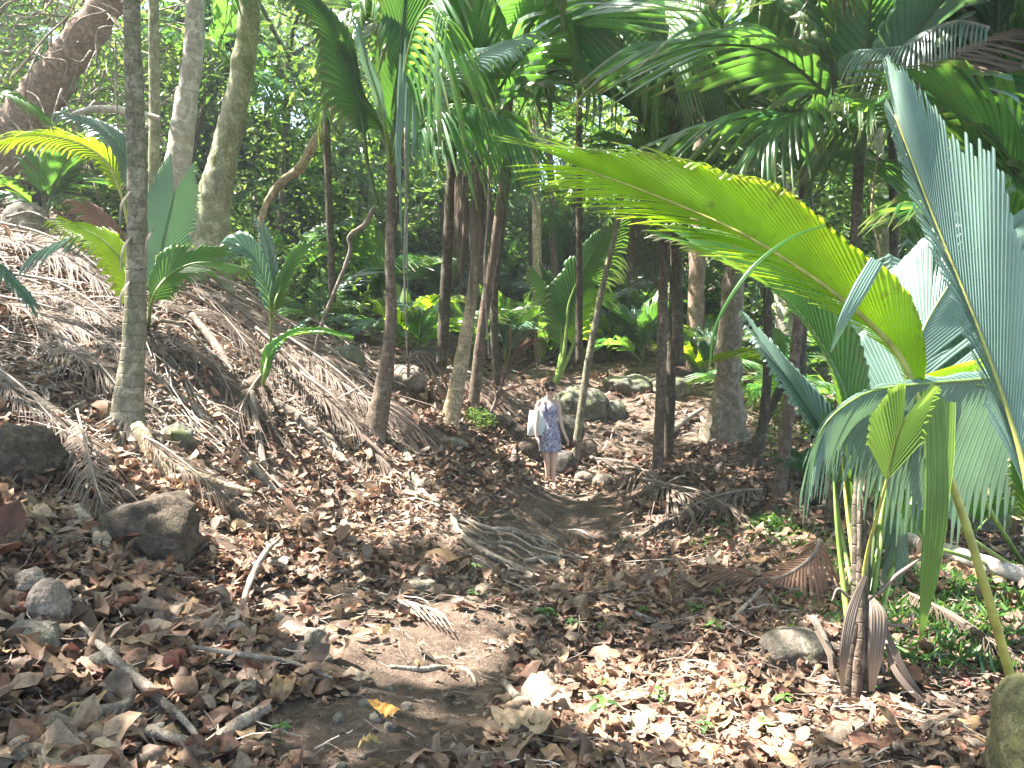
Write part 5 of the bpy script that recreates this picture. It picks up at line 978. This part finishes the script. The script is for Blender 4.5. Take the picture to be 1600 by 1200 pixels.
# dead curved limb hanging in the undergrowth, pinkish bare branch at the crest
for lb, pts, rp, Y, mt in [('dead ochre limb zigzagging down through the small leaves', [(526,155),(505,200),(485,235),(470,262),(430,295),(412,330),(408,360),(412,430)], (6,8,7,8,6,5,5,5), 12.5, 'tanbark'),
  ('bare pinkish branch reaching out behind the ringed palm', [(100,185),(140,172),(190,172),(250,185)], (3,6,6,4), 12, 'palebark'), ('thin bent white twig at the red-brown palm crown', [(585,322),(570,350),(545,370),(545,400),(505,500),(490,560)], (3,4,3,3,3,3), 11, 'stick')]:
    solo('bare_branch', tube([P(a, b, Y) for a, b in pts], [x/F_PX*Y for x in rp], 50, 9, .2, 5), M[mt], lb, 'branch')
# vines
for k, (lb, pts, Y) in enumerate([('thin liana hanging beside the thin straight grey trunk', [(180,60),(182,150),(186,230),(200,300)], 11), ('liana curling down among the leaning trunks', [(760,180),(764,300),(757,420),(764,560)], 9.5),
  ('slack liana crossing above the rough leaning trunk', [(20,120),(70,60),(110,20),(130,-30)], 11), ('fine liana hanging straight in front of the hanging leaf strips', [(633,200),(634,320),(632,440),(636,560)], 8.5), ('twisted pale liana beside the dark-crowned palm', [(1372,240),(1362,330),(1375,400),(1366,480)], 9)]):
    solo('liana', tube([P(a, b, Y) for a, b in pts], [.012, .014, .012, .01], 40, 6, .2, k), M['tanbark' if k == 4 else 'root'], lb, 'liana')
rq = random.Random(19)
for k in range(26):
    x = rq.uniform(690, 880); y = 815+(x-690)*.25+rq.uniform(-10, 75); l_ = rq.uniform(30, 90); sl_ = rq.uniform(.25, .6)
    o = L_('root', 'root', 'fine wandering root crossing the trodden earth step in the path', [(x,y,.02),(x+l_*.35,y+l_*.35*sl_+rq.uniform(-5,5),.02),(x+l_*.7,y+l_*.7*sl_+rq.uniform(-6,6),.02),(x+l_,y+l_*sl_,.0)], (rq.uniform(1.5,3.5),2,1.5,.8), 'root', 70+k, n=20); o['group'] = 'fine roots across the earth step'
# stump of broken husk beside the path
V = rock((0, 0, 0), .2, .17, .19, 7, .16, 22, 2.6); c = G(915, 716)+Vector((0, 0, .14))
solo('rotten_stump', (V[0]+np.array(c), V[1]), M['redbark'], 'orange-brown rotten stump just past the walker', 'stump')

# ------------------------------------------------------------------ fallen dead fronds
def deadfrond(label, pts, Lpx, seed, mat='dead', nseg=66, lift=.10, sides=(1, -1), drp=.35, a0=34, a1=8, N=(0, -.3, 1), jf=.03, nar=.6, Y=None, name='dead_frond', cat='dead frond', rp=2.6, pleat=.6):
    W = [(G(p[0], p[1])+Vector((0, 0, lift+(p[2] if len(p) > 2 else 0)))) if Y is None else P(p[0], p[1], Y) for p in pts]
    sc = sum(p.y for p in W)/len(W)/F_PX; root = empty(name, W[0], label, cat)
    V, Fq, U = frond(W, Lpx*sc*(1.3 if Y is None and jf < .2 else 1), N, nseg=nseg, K=9, a0=a0, a1=a1, joinf=jf, jvar=.02 if jf < .2 else .15, fold=0, droop=drp, tipdroop=.1, seed=seed, sides=sides, taper=.95, narrow=nar, lvar=.35 if jf < .2 else .12, pleat=pleat, ajit=.12 if jf < .2 else .03, drop=0)
    if Y is None:  # leaflets rest on the ground
        r_ = np.random.default_rng(seed); g_ = H(V[:,0], V[:,1]); V[:,2] = np.maximum(V[:,2], g_+.01+.05*vnoise(V[:,0]*15, V[:,1]*15, seed))
        V[:,2] = np.minimum(V[:,2], g_+lift+.10)
    part('leaflets', (V, Fq, U), M[mat], root)
    part('midrib', tube(W, [rp*sc, rp*.8*sc, rp*.5*sc, 1.2*sc], 36, 7, .1, seed), M['ribdead'], root)
    return root
DF = [('great grey dead frond sweeping down the bank from the V-shaped seedling', [(385,505,.25),(450,545,.3),(520,590,.28),(590,640,.15),(640,668,.05)], 150, 1),
 ('grey dead frond lying just below the great sweeping one', [(400,540,.15),(450,590,.2),(500,635,.15),(560,690,.05)], 120, 2),
 ('dry frond fanned out between the ringed trunk and the rock hollow', [(240,500,.3),(300,510,.3),(350,530,.2),(390,570,.1)], 110, 3),
 ('dry frond draped over the left bank crest behind the ringed palm', [(20,470,.2),(90,490,.25),(150,520,.2),(205,560,.1)], 120, 4),
 ('sun-bleached dry frond topmost on the left bank', [(0,395,.3),(60,410,.3),(120,440,.3),(180,480,.2)], 110, 5),
 ('dark tangled dry frond under the sun-bleached one', [(0,500,.15),(60,520,.2),(130,545,.2),(190,590,.1)], 110, 6),
 ('orange-tinged dry frond on the bank top beside the pale boulder', [(10,400,.4),(50,395,.45),(95,415,.4),(140,440,.3)], 70, 7),
 ('brush of dry leaflets hanging below the strap-leaf seedling', [(418,600,.1),(400,625,.12),(380,660,.1),(365,690,.0)], 75, 8),
 ('dry frond scattered across the slope beside the path past the walker', [(930,735,.1),(970,745,.15),(1010,762,.12),(1045,795,.05)], 70, 9),
 ('dry frond with splayed tips on the path edge below the two stems', [(1000,770,.1),(1050,790,.15),(1100,800,.12),(1160,830,.05)], 80, 10),
 ('grey frond lying flat beneath the slanting ringed stem', [(1190,790,.1),(1140,800,.12),(1090,815,.1),(1020,850,.05)], 70, 11),
 ('dry frond with bent tips at the lower bank beside the dark boulder', [(120,700,.2),(135,760,.2),(155,820,.1),(190,870,0)], 80, 12),
 ('dry frond strewn over the boulder of the ringed palm', [(225,720,.1),(260,750,.15),(320,790,.1),(380,830,0)], 70, 13),
 ('frond half buried in leaves at the head of the path', [(560,640,.1),(610,665,.12),(660,700,.1),(700,730,0)], 80, 14),
 ('dead frond on the slope uphill of the fallen trunks', [(930,500,.3),(980,510,.4),(1040,500,.3),(1100,520,.2)], 60, 15),
 ('dead frond on the slope behind the white bag', [(700,600,.2),(740,620,.3),(790,640,.2),(830,660,.1)], 60, 16),
 ('collapsed dead frond in shade right of the near palm foot', [(1420,960,.05),(1470,990,.06),(1530,1030,.05),(1590,1060,0)], 60, 17)]
DF += [('grey frond on the heap, uppermost beside the mossy leaning trunk foot', [(300,470,.35),(370,500,.4),(440,540,.3),(500,570,.2)], 120, 31),
 ('grey frond crossing under the great sweeping one toward the red-brown trunk', [(450,560,.2),(520,610,.2),(570,650,.15),(600,690,.05)], 120, 32),
 ('short shaggy frond heaped right of the ringed trunk', [(250,560,.3),(290,570,.3),(330,600,.2),(360,640,.1)], 100, 33),
 ('frond running along the bank crest toward the mossy round boulder', [(430,500,.2),(500,535,.25),(560,580,.2),(620,620,.1)], 110, 34),
 ('frond fallen head-down below the dry heap, ending at the bent root', [(470,620,.2),(520,660,.2),(560,700,.1),(600,740,.0)], 100, 35),
 ('matted frond at the middle of the left bank between two branches', [(60,560,.2),(120,590,.2),(170,630,.15),(215,680,.05)], 110, 36),
 ('bleached frond spilling from the crest behind the V-shaped seedling', [(330,460,.3),(390,480,.35),(450,500,.3),(520,540,.2)], 100, 37),
 ('brown frond at the picture edge below the grey branch', [(-20,620,.2),(20,650,.2),(60,680,.15),(110,720,.05)], 90, 38)]
for lb, pts, Lp, sd in DF: deadfrond(lb, pts, Lp, sd)
deadfrond('bleached dead frond bending over on its stalk in a patch of sun', [(638,590),(640,562),(655,552),(668,575)], 62, 21, drp=1.1, Y=11.5, nseg=16, N=(0,-.6,.8), nar=.3)
deadfrond('tall brown dead frond leaning like a broom behind the leaning trunks', [(768,645),(785,600),(802,560),(812,535)], 75, 22, Y=12.3, nseg=22, drp=.3, N=(0,-1,.2), nar=.5, a0=14, a1=5, mat='deadred')
deadfrond('russet pleated dead frond hanging stiffly over the litter, its ribs like a comb', [(1283,842),(1270,868),(1240,892),(1205,905),(1160,900),(1120,893)], 78, 23, 'deadred', 30, Y=5.9, drp=.35, N=(-.1,-.8,.6), jf=.5, nar=.8, a0=60, a1=22, rp=4, pleat=.35)
deadfrond('whitish torn dead frond drooping from the crown of the dark palm', [(1545,45),(1500,35),(1455,50),(1420,72),(1380,78),(1345,80)], 62, 24, 'silver', 34, Y=7.2, drp=.75, N=(0,-.6,.8), jf=.25, nar=.6, a0=70, a1=30, rp=4)
deadfrond('pale shredded frond trailing below the whitish torn one', [(1345,80),(1365,92),(1430,98),(1490,110),(1512,150)], 40, 25, 'dead', 26, Y=7.4, drp=.8, N=(0,-.6,.8), jf=.2, nar=.6, a0=70, a1=30, rp=3)
# individual fallen leaves that stand out
def bigleaf(label, px, py, size, yaw, colr, seed, pitch=.3):
    rs = np.random.default_rng(seed); g0 = G(px, py)
    VF = litter_mesh(np.array([[g0.x, g0.y, g0.z+.03]]), np.array([yaw]), np.array([size]), np.array([colr]), rs, 15, 9, pitch)
    VF[0][:,2] += .012*size*5*(vnoise(VF[0][:,0]*30, VF[0][:,1]*30, seed)-.5)
    return solo('fallen_leaf', VF, M['litter'], label, 'leaf', origin=tuple(g0))
for k, a in enumerate([('fallen leaf half red and half yellow on bare earth', 600, 1128, .17, 2.8, (.62,.34,.08)), ('oval tan fallen leaf lying flat by the sunlit rootlets', 602, 1003, .16, 2.3, (.45,.31,.16)), ('curled brown leaf at the edge of the combed rootlets', 540, 968, .2, .2, (.33,.17,.09)),
 ('large ribbed tan leaf standing on edge beside the bare earth', 442, 1098, .26, 1.9, (.40,.26,.14)), ('golden fallen leaf with a curled rim near the bottom branches', 118, 1143, .26, .6, (.45,.31,.16)), ('wide brown folded leaf above the thin pale stalk', 372, 985, .3, 1.4, (.38,.24,.16)),
 ('big grey crumpled leaf near the bottom centre', 845, 1118, .34, .4, (.36,.28,.22)), ('broad lobed tan leaf below the grey crumpled one', 820, 1160, .36, 2.6, (.42,.31,.20)), ('bleached star-shaped leaf in the sun patch', 1005, 1145, .28, 1., (.47,.37,.24)),
 ('red fallen leaf in shade right of the near palm', 1508, 1078, .12, 1.2, (.40,.09,.07)), ('small yellow leaf on the earth under the boulder', 240, 893, .07, 0., (.65,.5,.08)), ('small yellow leaf beside the flatter grey stone', 424, 960, .06, 1., (.6,.55,.10)),
 ('grey leaf cupped beside the reddish angular stone', 120, 970, .2, 1., (.36,.29,.22)), ('deep red-brown cupped leaf in the leaf pile', 275, 1060, .26, 2., (.25,.11,.08)), ('pale leaf lying in the bare earth below the rootlets', 570, 1072, .1, 0., (.5,.42,.3)),
 ('crisp tan leaf on the leaf pile beside the split stalk', 300, 1085, .24, 2.6, (.40,.28,.19)), ('orange leaf at the base of the dome of rock', 1222, 1023, .12, .5, (.62,.36,.12)), ('yellow-brown leaf at the bottom near the centre', 578, 1180, .13, .2, (.5,.36,.14))]):
    bigleaf(*a, seed=k+3)
# small green seedlings on the forest floor
def sprout(label, px, py, hgt, n, seed, group=None):
    rs = np.random.default_rng(seed); g0 = G(px, py); root = empty('seedling', g0, label, 'seedling', group)
    part('stem', tube([g0-Vector((0, 0, .02)), Vector(g0)+Vector((.005, 0, hgt*.5)), Vector(g0)+Vector((.0, .01, hgt))], [.003, .0025, .002], 8, 5), M['rib'], root)
    for k in range(n):
        a = k*2.4+seed; d = np.array([math.cos(a), math.sin(a), .25]); p = np.array(g0)+np.array([0, 0, hgt*(.6+.4*k/n)])
        L = hgt*rs.uniform(.45, .75); c = np.cross(d, [0, 0, 1]); c /= np.linalg.norm(c); s = np.linspace(0, 1, 6)
        mid_ = p+d*L*s[:,None]+np.array([0, 0, -.5*L])*(s**2)[:,None]; w_ = np.sin(np.pi*s**.8)*L*.26
        V = np.stack([mid_+c*w_[:,None]+[0, 0, .1*L], mid_, mid_-c*w_[:,None]+[0, 0, .1*L]], 1).reshape(-1, 3)
        i, j = np.meshgrid(np.arange(5), np.arange(2), indexing='ij')
        part('leaf', (V, np.stack([i*3+j, i*3+j+1, (i+1)*3+j+1, (i+1)*3+j], -1).reshape(-1, 4), None, np.full((len(V), 3), rs.random())), M['seedling'], root)
for k, a in enumerate([('three-leaved green seedling on bare earth beside the bottom branches', 438, 1165, .10, 3), ('leafy green seedling on the earth step', 735, 905, .16, 7), ('small pale seedling just below the leafy one', 738, 938, .08, 4),
 ('bushy green seedling in the litter right of the sunlit rootlets', 852, 978, .12, 7), ('grassy green seedling beside the bushy one', 893, 992, .11, 6), ('tiny bright seedling right of the grassy one', 938, 993, .07, 4), ('green seedling in a sunlit litter patch', 1008, 972, .10, 5),
 ('pale green seedling at the end of the sunlit litter', 1085, 970, .12, 6), ('lime seedling spreading flat in the sun', 1118, 992, .10, 6), ('seedling with two upright leaves at the bottom centre', 942, 1130, .13, 4), ('low seedling beside the bleached star leaf', 1030, 1110, .10, 5), 
 ('bright seedling left of the near palm foot', 1155, 1098, .09, 5), ('clover-like seedling near the bottom in pinkish leaves', 1225, 1112, .09, 6), ('broad yellow-green seedling at the near palm foot', 1362, 1096, .08, 4), ('seedling in the leafy hollow beside the path end', 975, 860, .13, 6), ('seedling at the bottom in the brightest leaves', 1190, 1150, .08, 5), ('blurred seedling in the middle of the brightest leaves', 1100, 1155, .09, 5),
 ('pair of seedling leaves below the litter crest', 950, 1080, .07, 3), ('seedling growing in dark earth below the stub of dome rock', 1330, 1010, .1, 5)]): sprout(*a, seed=k+1)

# ------------------------------------------------------------------ the walker
g0 = G(860, 764); Yw = g0.y; u = Yw/F_PX      # metres per photo pixel there
def W3(px, py, d=0.): return Vector(((px-800)*u, Yw+d, CAMH-(py-HOR)*u))
zf = g0.z+.03
def skinmat(): return flatmat('skin', (.62,.41,.32), .5, .06, 8)
M['skin'] = skinmat(); M['hair'] = flatmat('hair', (.045,.028,.018), .35, .4, 60); M['shade'] = flatmat('dark_lens', (.006,.006,.007), .12, .1); M['canvas'] = flatmat('white_canvas', (.66,.69,.70), .8, .05, 40)
M['cream'] = flatmat('cream_canvas', (.62,.55,.38), .8, .06, 40); M['sandal'] = flatmat('sandal', (.20,.12,.09), .6, .2); M['strap'] = flatmat('black_strap', (.02,.02,.02), .5, .1); M['pouch'] = flatmat('maroon_leather', (.10,.03,.03), .45, .3)
def dressmat():
    m, t, out = newmat('patterned_cotton'); tc = nd(t, 'ShaderNodeTexCoord')
    vo = nd(t, 'ShaderNodeTexVoronoi'); setv(vo, Scale=26.); t.links.new(tc.outputs['Object'], vo.inputs['Vector'])
    c = ramp_(t, noise_(t, tc.outputs['Object'], 34, 3, .6, 1.5), [(.40, (.07,.08,.20)), (.48, (.22,.22,.36)), (.54, (.50,.44,.50)), (.68, (.62,.58,.60))])
    c = mixc(t, ramp_(t, vo.outputs['Distance'], [(.18, .75), (.28, 0.)]), c, (.38,.20,.27))
    bs = nd(t, 'ShaderNodeBsdfPrincipled'); t.links.new(c, bs.inputs['Base Color']); setv(bs, Roughness=.8); t.links.new(bs.outputs[0], out.inputs[0]); return m
M['dress'] = dressmat()
person = empty('person', (g0.x, g0.y, zf), 'woman in a sleeveless blue patterned dress and sunglasses standing on the path', 'person')
O_ = Vector((g0.x, g0.y, zf))
S = 1.62/7.5  # head height
# joints: photo pixel, depth offset towards (-) or away (+) from the viewer
top_, chin = 604, 628
def J(px, py, d=0.): return W3(px, py, d)
hgt = lambda f: zf+1.62*f
cx = (859-800)*u
nodes = {}; edges = []; rad = {}
def node(k, co, r, link_=None):
    nodes[k] = Vector(co); rad[k] = r if isinstance(r, tuple) else (r, r)
    if link_: edges.append((link_, k))
# pelvis root first; weight on both legs, hips a little turned
node('pelvis', (cx+.005, Yw, hgt(.535)), (.135, .10))
node('waist', (cx-.004, Yw-.01, hgt(.62)), (.105, .082), 'pelvis'); node('ribs', (cx-.012, Yw, hgt(.70)), (.118, .09), 'waist'); node('chest', (cx-.02, Yw, hgt(.77)), (.122, .088), 'ribs')
node('neckbase', (cx-.022, Yw+.005, hgt(.825)), (.058, .052), 'chest'); node('neck', (cx-.015, Yw-.005, hgt(.855)), (.046, .046), 'neckbase')
node('jaw', (cx+.004, Yw-.02, hgt(.883)), (.056, .060), 'neck'); node('face', (cx+.006, Yw-.02, hgt(.915)), (.070, .080), 'jaw'); node('skull', (cx+.008, Yw-.005, hgt(.952)), (.074, .084), 'face'); node('crown_', (cx+.008, Yw+.005, hgt(.978)), (.05, .058), 'skull')
for s, k in ((-1, 'r'), (1, 'l')):
    node('sh'+k, (cx-.02+s*.135, Yw+.01, hgt(.80)), (.050, .052), 'chest')
# her right arm (picture left) bent slightly past the bag; her left hangs out from the hip
node('delr', (cx-.185, Yw+.01, hgt(.775)), .045, 'shr'); node('elr', (cx-.215, Yw-.11, hgt(.63)), .036, 'delr'); node('fr', (cx-.22, Yw-.15, hgt(.55)), .032, 'elr'); node('wrr', (cx-.205, Yw-.17, hgt(.49)), .024, 'fr'); node('par', (cx-.192, Yw-.175, hgt(.455)), (.020, .034), 'wrr')
node('dell', (cx+.135, Yw+.01, hgt(.775)), .043, 'shl'); node('ell', (cx+.165, Yw-.0, hgt(.63)), .034, 'dell'); node('fl', (cx+.195, Yw-.05, hgt(.55)), .030, 'ell'); node('wrl', (cx+.235, Yw-.09, hgt(.49)), .023, 'fl'); node('pal', (cx+.255, Yw-.10, hgt(.46)), (.020, .034), 'wrl')
for s, k, dx in ((-1, 'r', -.01), (1, 'l', .012)):
    hx = cx+.005+s*.068
    node('hip'+k, (hx, Yw, hgt(.485)), .088, 'pelvis'); node('th'+k, (hx+dx*.5, Yw-.005, hgt(.39)), .073, 'hip'+k); node('kn'+k, (cx+.01+s*.048, Yw-.01, hgt(.275)), .052, 'th'+k)
    node('ca'+k, (cx+.012+s*.046, Yw+.015, hgt(.20)), .050, 'kn'+k); node('sn'+k, (cx+.01+s*.046, Yw+.01, hgt(.10)), .033, 'ca'+k); node('an'+k, (cx+.01+s*.048, Yw+.01, hgt(.045)), .030, 'sn'+k)
    node('fo'+k, (cx+.012+s*.056, Yw-.05, zf+.034), (.034, .026), 'an'+k); node('to'+k, (cx+.014+s*.066, Yw-.14, zf+.022), (.036, .016), 'fo'+k)
# five fingers on each hand, rooted in the palm
for hk, s, base, fwd in (('r', -1, 'par', Vector((.25, -.1, -1))), ('l', 1, 'pal', Vector((.35, -.25, -1)))):
    fwd.normalize(); side = Vector((.25, -.95, .0)).normalized()
    for f, (o, ln) in enumerate([(.030, .068), (.010, .078), (-.010, .074), (-.028, .058)]):
        a = nodes[base]+side*o+fwd*.038; curl = Vector((-s*.5, .0, 0)) if hk == 'l' else Vector((.35, 0, 0))
        node(f'{hk}k{f}', a, .0105, base); b_ = a+(fwd+curl*.3).normalized()*ln*.5; node(f'{hk}m{f}', b_, .009, f'{hk}k{f}'); node(f'{hk}t{f}', b_+(fwd+curl*1.2).normalized()*ln*.45, .0075, f'{hk}m{f}')
    a = nodes[base]+side*.036-fwd*.012; node(f'{hk}th0', a, .012, base); node(f'{hk}th1', a+(side*.8+fwd).normalized()*.034, .0095, f'{hk}th0'); node(f'{hk}th2', a+(side*.5+fwd).normalized()*.062, .008, f'{hk}th1')
me = bpy.data.meshes.new('body'); keys = list(nodes); ix = {k: i for i, k in enumerate(keys)}
me.from_pydata([tuple(nodes[k]-O_) for k in keys], [(ix[a], ix[b]) for a, b in edges], [])
body = bpy.data.objects.new('body', me); COL.objects.link(body); body.parent = person
md = body.modifiers.new('skin', 'SKIN'); md.use_smooth_shade = True; sub = body.modifiers.new('sub', 'SUBSURF'); sub.levels = sub.render_levels = 2
for k in keys:
    sv = me.skin_vertices[0].data[ix[k]]; sv.radius = rad[k]; sv.use_root = (k == 'pelvis')
me.materials.append(M['skin'])
dg = bpy.context.evaluated_depsgraph_get(); ev = body.evaluated_get(dg); real = bpy.data.meshes.new_from_object(ev)
body.modifiers.clear(); body.data = real
if not real.materials: real.materials.append(M['skin'])
else: real.materials[0] = M['skin']
for p_ in real.polygons: p_.use_smooth = True; p_.material_index = 0
def loft(rings, n=40, fold=0., nf=9, seed=0):
    """rings: (x, y, z, half width, half depth)"""
    a = np.linspace(0, 2*np.pi, n, endpoint=False); V = []
    for k, (x, y, z, rx, ry) in enumerate(rings):
        f = 1+fold*(k/len(rings))*np.cos(nf*a+seed+.3*k)
        V.append(np.stack([x+rx*f*np.cos(a), y+ry*f*np.sin(a), np.full(n, z)], -1))
    m = len(rings); i, j = np.meshgrid(np.arange(m-1), np.arange(n), indexing='ij'); j2 = (j+1) % n
    return np.concatenate(V), np.stack([i*n+j, i*n+j2, (i+1)*n+j2, (i+1)*n+j], -1).reshape(-1, 4)
D = [(cx-.018,Yw,hgt(.79),.125,.088),(cx-.018,Yw-.01,hgt(.76),.140,.112),(cx-.014,Yw-.008,hgt(.72),.138,.118),(cx-.008,Yw-.005,hgt(.67),.120,.100),(cx-.004,Yw-.005,hgt(.62),.114,.094),(cx,Yw,hgt(.57),.134,.108),(cx+.004,Yw,hgt(.52),.152,.118),(cx+.006,Yw,hgt(.46),.156,.120),(cx+.008,Yw,hgt(.40),.158,.120),(cx+.008,Yw,hgt(.35),.162,.122),(cx+.008,Yw,hgt(.335),.163,.124)]
dr = part('dress', loft(D, 60, .05, 8), M['dress'], person); sm = dr.modifiers.new('thick', 'SOLIDIFY'); sm.thickness = .006
for s in (-1, 1): part('dress_strap', ribbon([(cx-.018+s*.075, Yw-.095, hgt(.785)), (cx-.02+s*.085, Yw-.05, hgt(.825)), (cx-.02+s*.08, Yw+.06, hgt(.815)), (cx-.02+s*.075, Yw+.085, hgt(.785))], [.012]*4, (0, 0, 1), 16, 1, .1), M['dress'], person)
V = rock((0, 0, 0), .088, .098, .082, 3, .07, 22, 2.1); part('hair', (V[0]+np.array([cx+.008, Yw+.018, hgt(.962)]), V[1]), M['hair'], person)
part('hair_bun', (rock((0, 0, 0), .05, .045, .04, 5, .1, 14, 2.1)[0]+np.array([cx-.0, Yw+.10, hgt(.965)]), rock((0, 0, 0), .05, .045, .04, 5, .1, 14, 2.1)[1]), M['hair'], person)
fx, fy = cx+.006, Yw-.098
gl = part('sunglasses', join(*[rock((fx+s*.033, fy, hgt(.925)), .029, .010, .023, 2, .0, 16, 2.6) for s in (-1, 1)], tube([(fx-.01, fy-.006, hgt(.928)), (fx+.01, fy-.006, hgt(.928))], [.004, .004], 4, 6), *[tube([(fx+s*.058, fy+.01, hgt(.93)), (fx+s*.074, fy+.05, hgt(.93)), (fx+s*.074, fy+.10, hgt(.925))], [.003]*3, 8, 6) for s in (-1, 1)])[:2], M['shade'], person)
part('nose', rock((fx, fy-.004, hgt(.908)), .011, .016, .020, 2, .0, 12, 2.)[:2], M['skin'], person)
M['lip'] = flatmat('lips', (.42,.14,.13), .4, .1); part('mouth', rock((fx, fy+.012, hgt(.889)), .022, .008, .007, 2, .0, 12, 2.)[:2], M['lip'], person)
for s in (-1, 1):
    part('ear', rock((fx+s*.076, fy+.095, hgt(.92)), .010, .018, .028, 2, .05, 12, 2.)[:2], M['skin'], person)
    k = 'r' if s < 0 else 'l'; a_ = nodes['to'+k]; b_ = nodes['an'+k]
    sd = part('sandal', rock(((a_.x+b_.x)/2, Yw-.06, zf+.004), .042, .125, .012, 2, .0, 16, 3.)[:2], M['sandal'], person)
    part('sandal_strap', tube([(a_.x-.036, Yw-.09, zf+.01), (a_.x-.02, Yw-.09, zf+.045), (a_.x+.016, Yw-.09, zf+.045), (a_.x+.032, Yw-.09, zf+.01)], [.006]*4, 12, 6), M['sandal'], sd)
part('neck_strap', tube([(cx-.05, Yw-.0, hgt(.845)), (cx-.065, Yw-.075, hgt(.81)), (cx-.052, Yw-.125, hgt(.755)), (cx-.05, Yw-.13, hgt(.70))], [.006]*4, 16, 6), M['strap'], person)
# tote bag under her arm
bc = W3(841, 661, -.02); bag = empty('tote_bag', bc-Vector((0, 0, .2)), 'white canvas tote bag with cream edges hanging from the woman\'s shoulder', 'bag')
def bagbox(c, wx, wy, h, top=.8):
    V, Fq = loft([(c.x, c.y, c.z-h/2, wx*.94, wy*.7), (c.x, c.y, c.z-h/2+.01, wx, wy), (c.x, c.y-.01, c.z-h*.1, wx*.97, wy*1.2), (c.x+.01, c.y, c.z+h*.3, wx*.86, wy), (c.x+.015, c.y, c.z+h/2, wx*top, wy*.6)], 36)
    sq = V-np.array([c.x, c.y, 0]); V[:,0] = c.x+np.sign(sq[:,0])*np.abs(sq[:,0]/wx)**.6*wx
    n = 36; V = np.vstack([V, [c.x, c.y, c.z-h/2]]); k = np.arange(n)
    return V, [Fq, np.c_[np.full(n, len(V)-1), (k+1) % n, k]]
part('bag_body', bagbox(bc, .165, .06, .40), M['canvas'], bag)
part('bag_gusset', tube([(bc.x+.135, bc.y-.03, bc.z+.19), (bc.x+.155, bc.y-.045, bc.z), (bc.x+.165, bc.y-.03, bc.z-.19)], [.03, .036, .03], 12, 8, .1, flat=.6), M['cream'], bag)
part('bag_bottom', loft([(bc.x, bc.y, bc.z-.208, .160, .05), (bc.x, bc.y, bc.z-.185, .170, .068)], 36), M['strap'], bag)
for dx, dy in ((-.03, -.05), (.03, .05)):
    part('handle', ribbon([(bc.x-.02+dx, bc.y+dy, bc.z+.18), (cx-.115+dx*.3, Yw-.085+dy*.6, hgt(.78)), (cx-.115, Yw-.02+dy, hgt(.845)), (cx-.10, Yw+.08, hgt(.79)), (bc.x+.06+dx, bc.y+dy+.05, bc.z+.18)], [.011]*5, (-.7, -.7, .1), 30, 1, .1), M['cream'], bag)
pc = nodes['pal']+Vector((.045, -.03, -.05))
pch = empty('pouch', pc, 'small maroon pouch with a loop handle carried in the woman\'s lowered hand', 'pouch')
part('pouch_body', rock(pc+Vector((.03, 0, -.03)), .055, .03, .05, 4, .12, 18, 2.6)[:2], M['pouch'], pch)
part('loop_handle', tube([pc+Vector((-.02, 0, -.02)), pc+Vector((-.035, 0, .01)), pc+Vector((0, 0, .05)), pc+Vector((.06, 0, .04)), pc+Vector((.09, 0, -.01)), pc+Vector((.10, 0, -.09))], [.008]*6, 24, 7), M['pouch'], pch)
for o in list(COL.objects):
    if o.name.startswith('palm.') and len(o.children) == 0: bpy.data.objects.remove(o)
bpy.context.view_layer.update()

# web of bare twigs in the upper part of the bank wood
ra = np.random.default_rng(61); tw = []
for k in range(240):
    x, y, Yt = ra.uniform(-40, 260), ra.uniform(-30, 270), ra.uniform(12.5, 17); a = ra.uniform(0, 6.28); L0 = ra.uniform(25, 110)
    p = [P(x, y, Yt), P(x+math.cos(a)*L0*.5+ra.normal(0, 9), y+math.sin(a)*L0*.5+ra.normal(0, 9), Yt+ra.normal(0, .3)), P(x+math.cos(a)*L0, y+math.sin(a)*L0+10, Yt+ra.normal(0, .5))]
    tw.append(tube(p, [.022, .014, .005], 10, 5, .2, k))
solo('twig_tangle', join(*tw), M['root'], 'tangle of bare grey-brown twigs around the rough leaning trunk', 'twigs', kind='stuff', origin=(0, 0, 0))
# root mass at the foot of the ringed palm
ra = np.random.default_rng(31); rm = []
for k in range(26):
    a = ra.uniform(math.pi*.75, math.pi*2.1); c0 = np.array(g_tall := tall.location); L0 = ra.uniform(.25, .9)
    p = [(c0[0]+math.cos(a)*.09, c0[1]+math.sin(a)*.09, c0[2]+ra.uniform(.05, .25))]
    for s in (.35, .7, 1.): x, y = c0[0]+math.cos(a+ra.normal(0, .1))*(.12+L0*s), c0[1]+math.sin(a+ra.normal(0, .1))*(.12+L0*s); p.append((x, y, h1(x, y)+.015))
    rm.append(tube(p, [.014, .010, .006, .003], 14, 6, .2, k))
part('root_mass', join(*rm), M['root'], tall)
# added haze volume: a faint milky veil that lifts the dark tones
zmin = float(GZ.min())-1; zmax = 24.
V = np.array([(x, y, z) for z in (zmin, zmax) for y in (-14, 63) for x in (-53, 53)], float)
Fh = np.array([(0,2,3,1), (4,5,7,6), (0,1,5,4), (2,6,7,3), (0,4,6,2), (1,3,7,5)])
mh, th_, oh = newmat('milky_haze'); pv = th_.nodes.new('ShaderNodeVolumePrincipled'); pv.inputs['Color'].default_value = (.90, .95, 1., 1); pv.inputs['Density'].default_value = .0018; pv.inputs['Anisotropy'].default_value = .3
th_.links.new(pv.outputs[0], oh.inputs['Volume'])
hz = link('haze', mkmesh('haze', V, Fh, mh, smooth=False)); tag(hz, 'faint pale milky haze added over the whole forest clearing', 'haze', kind='stuff')
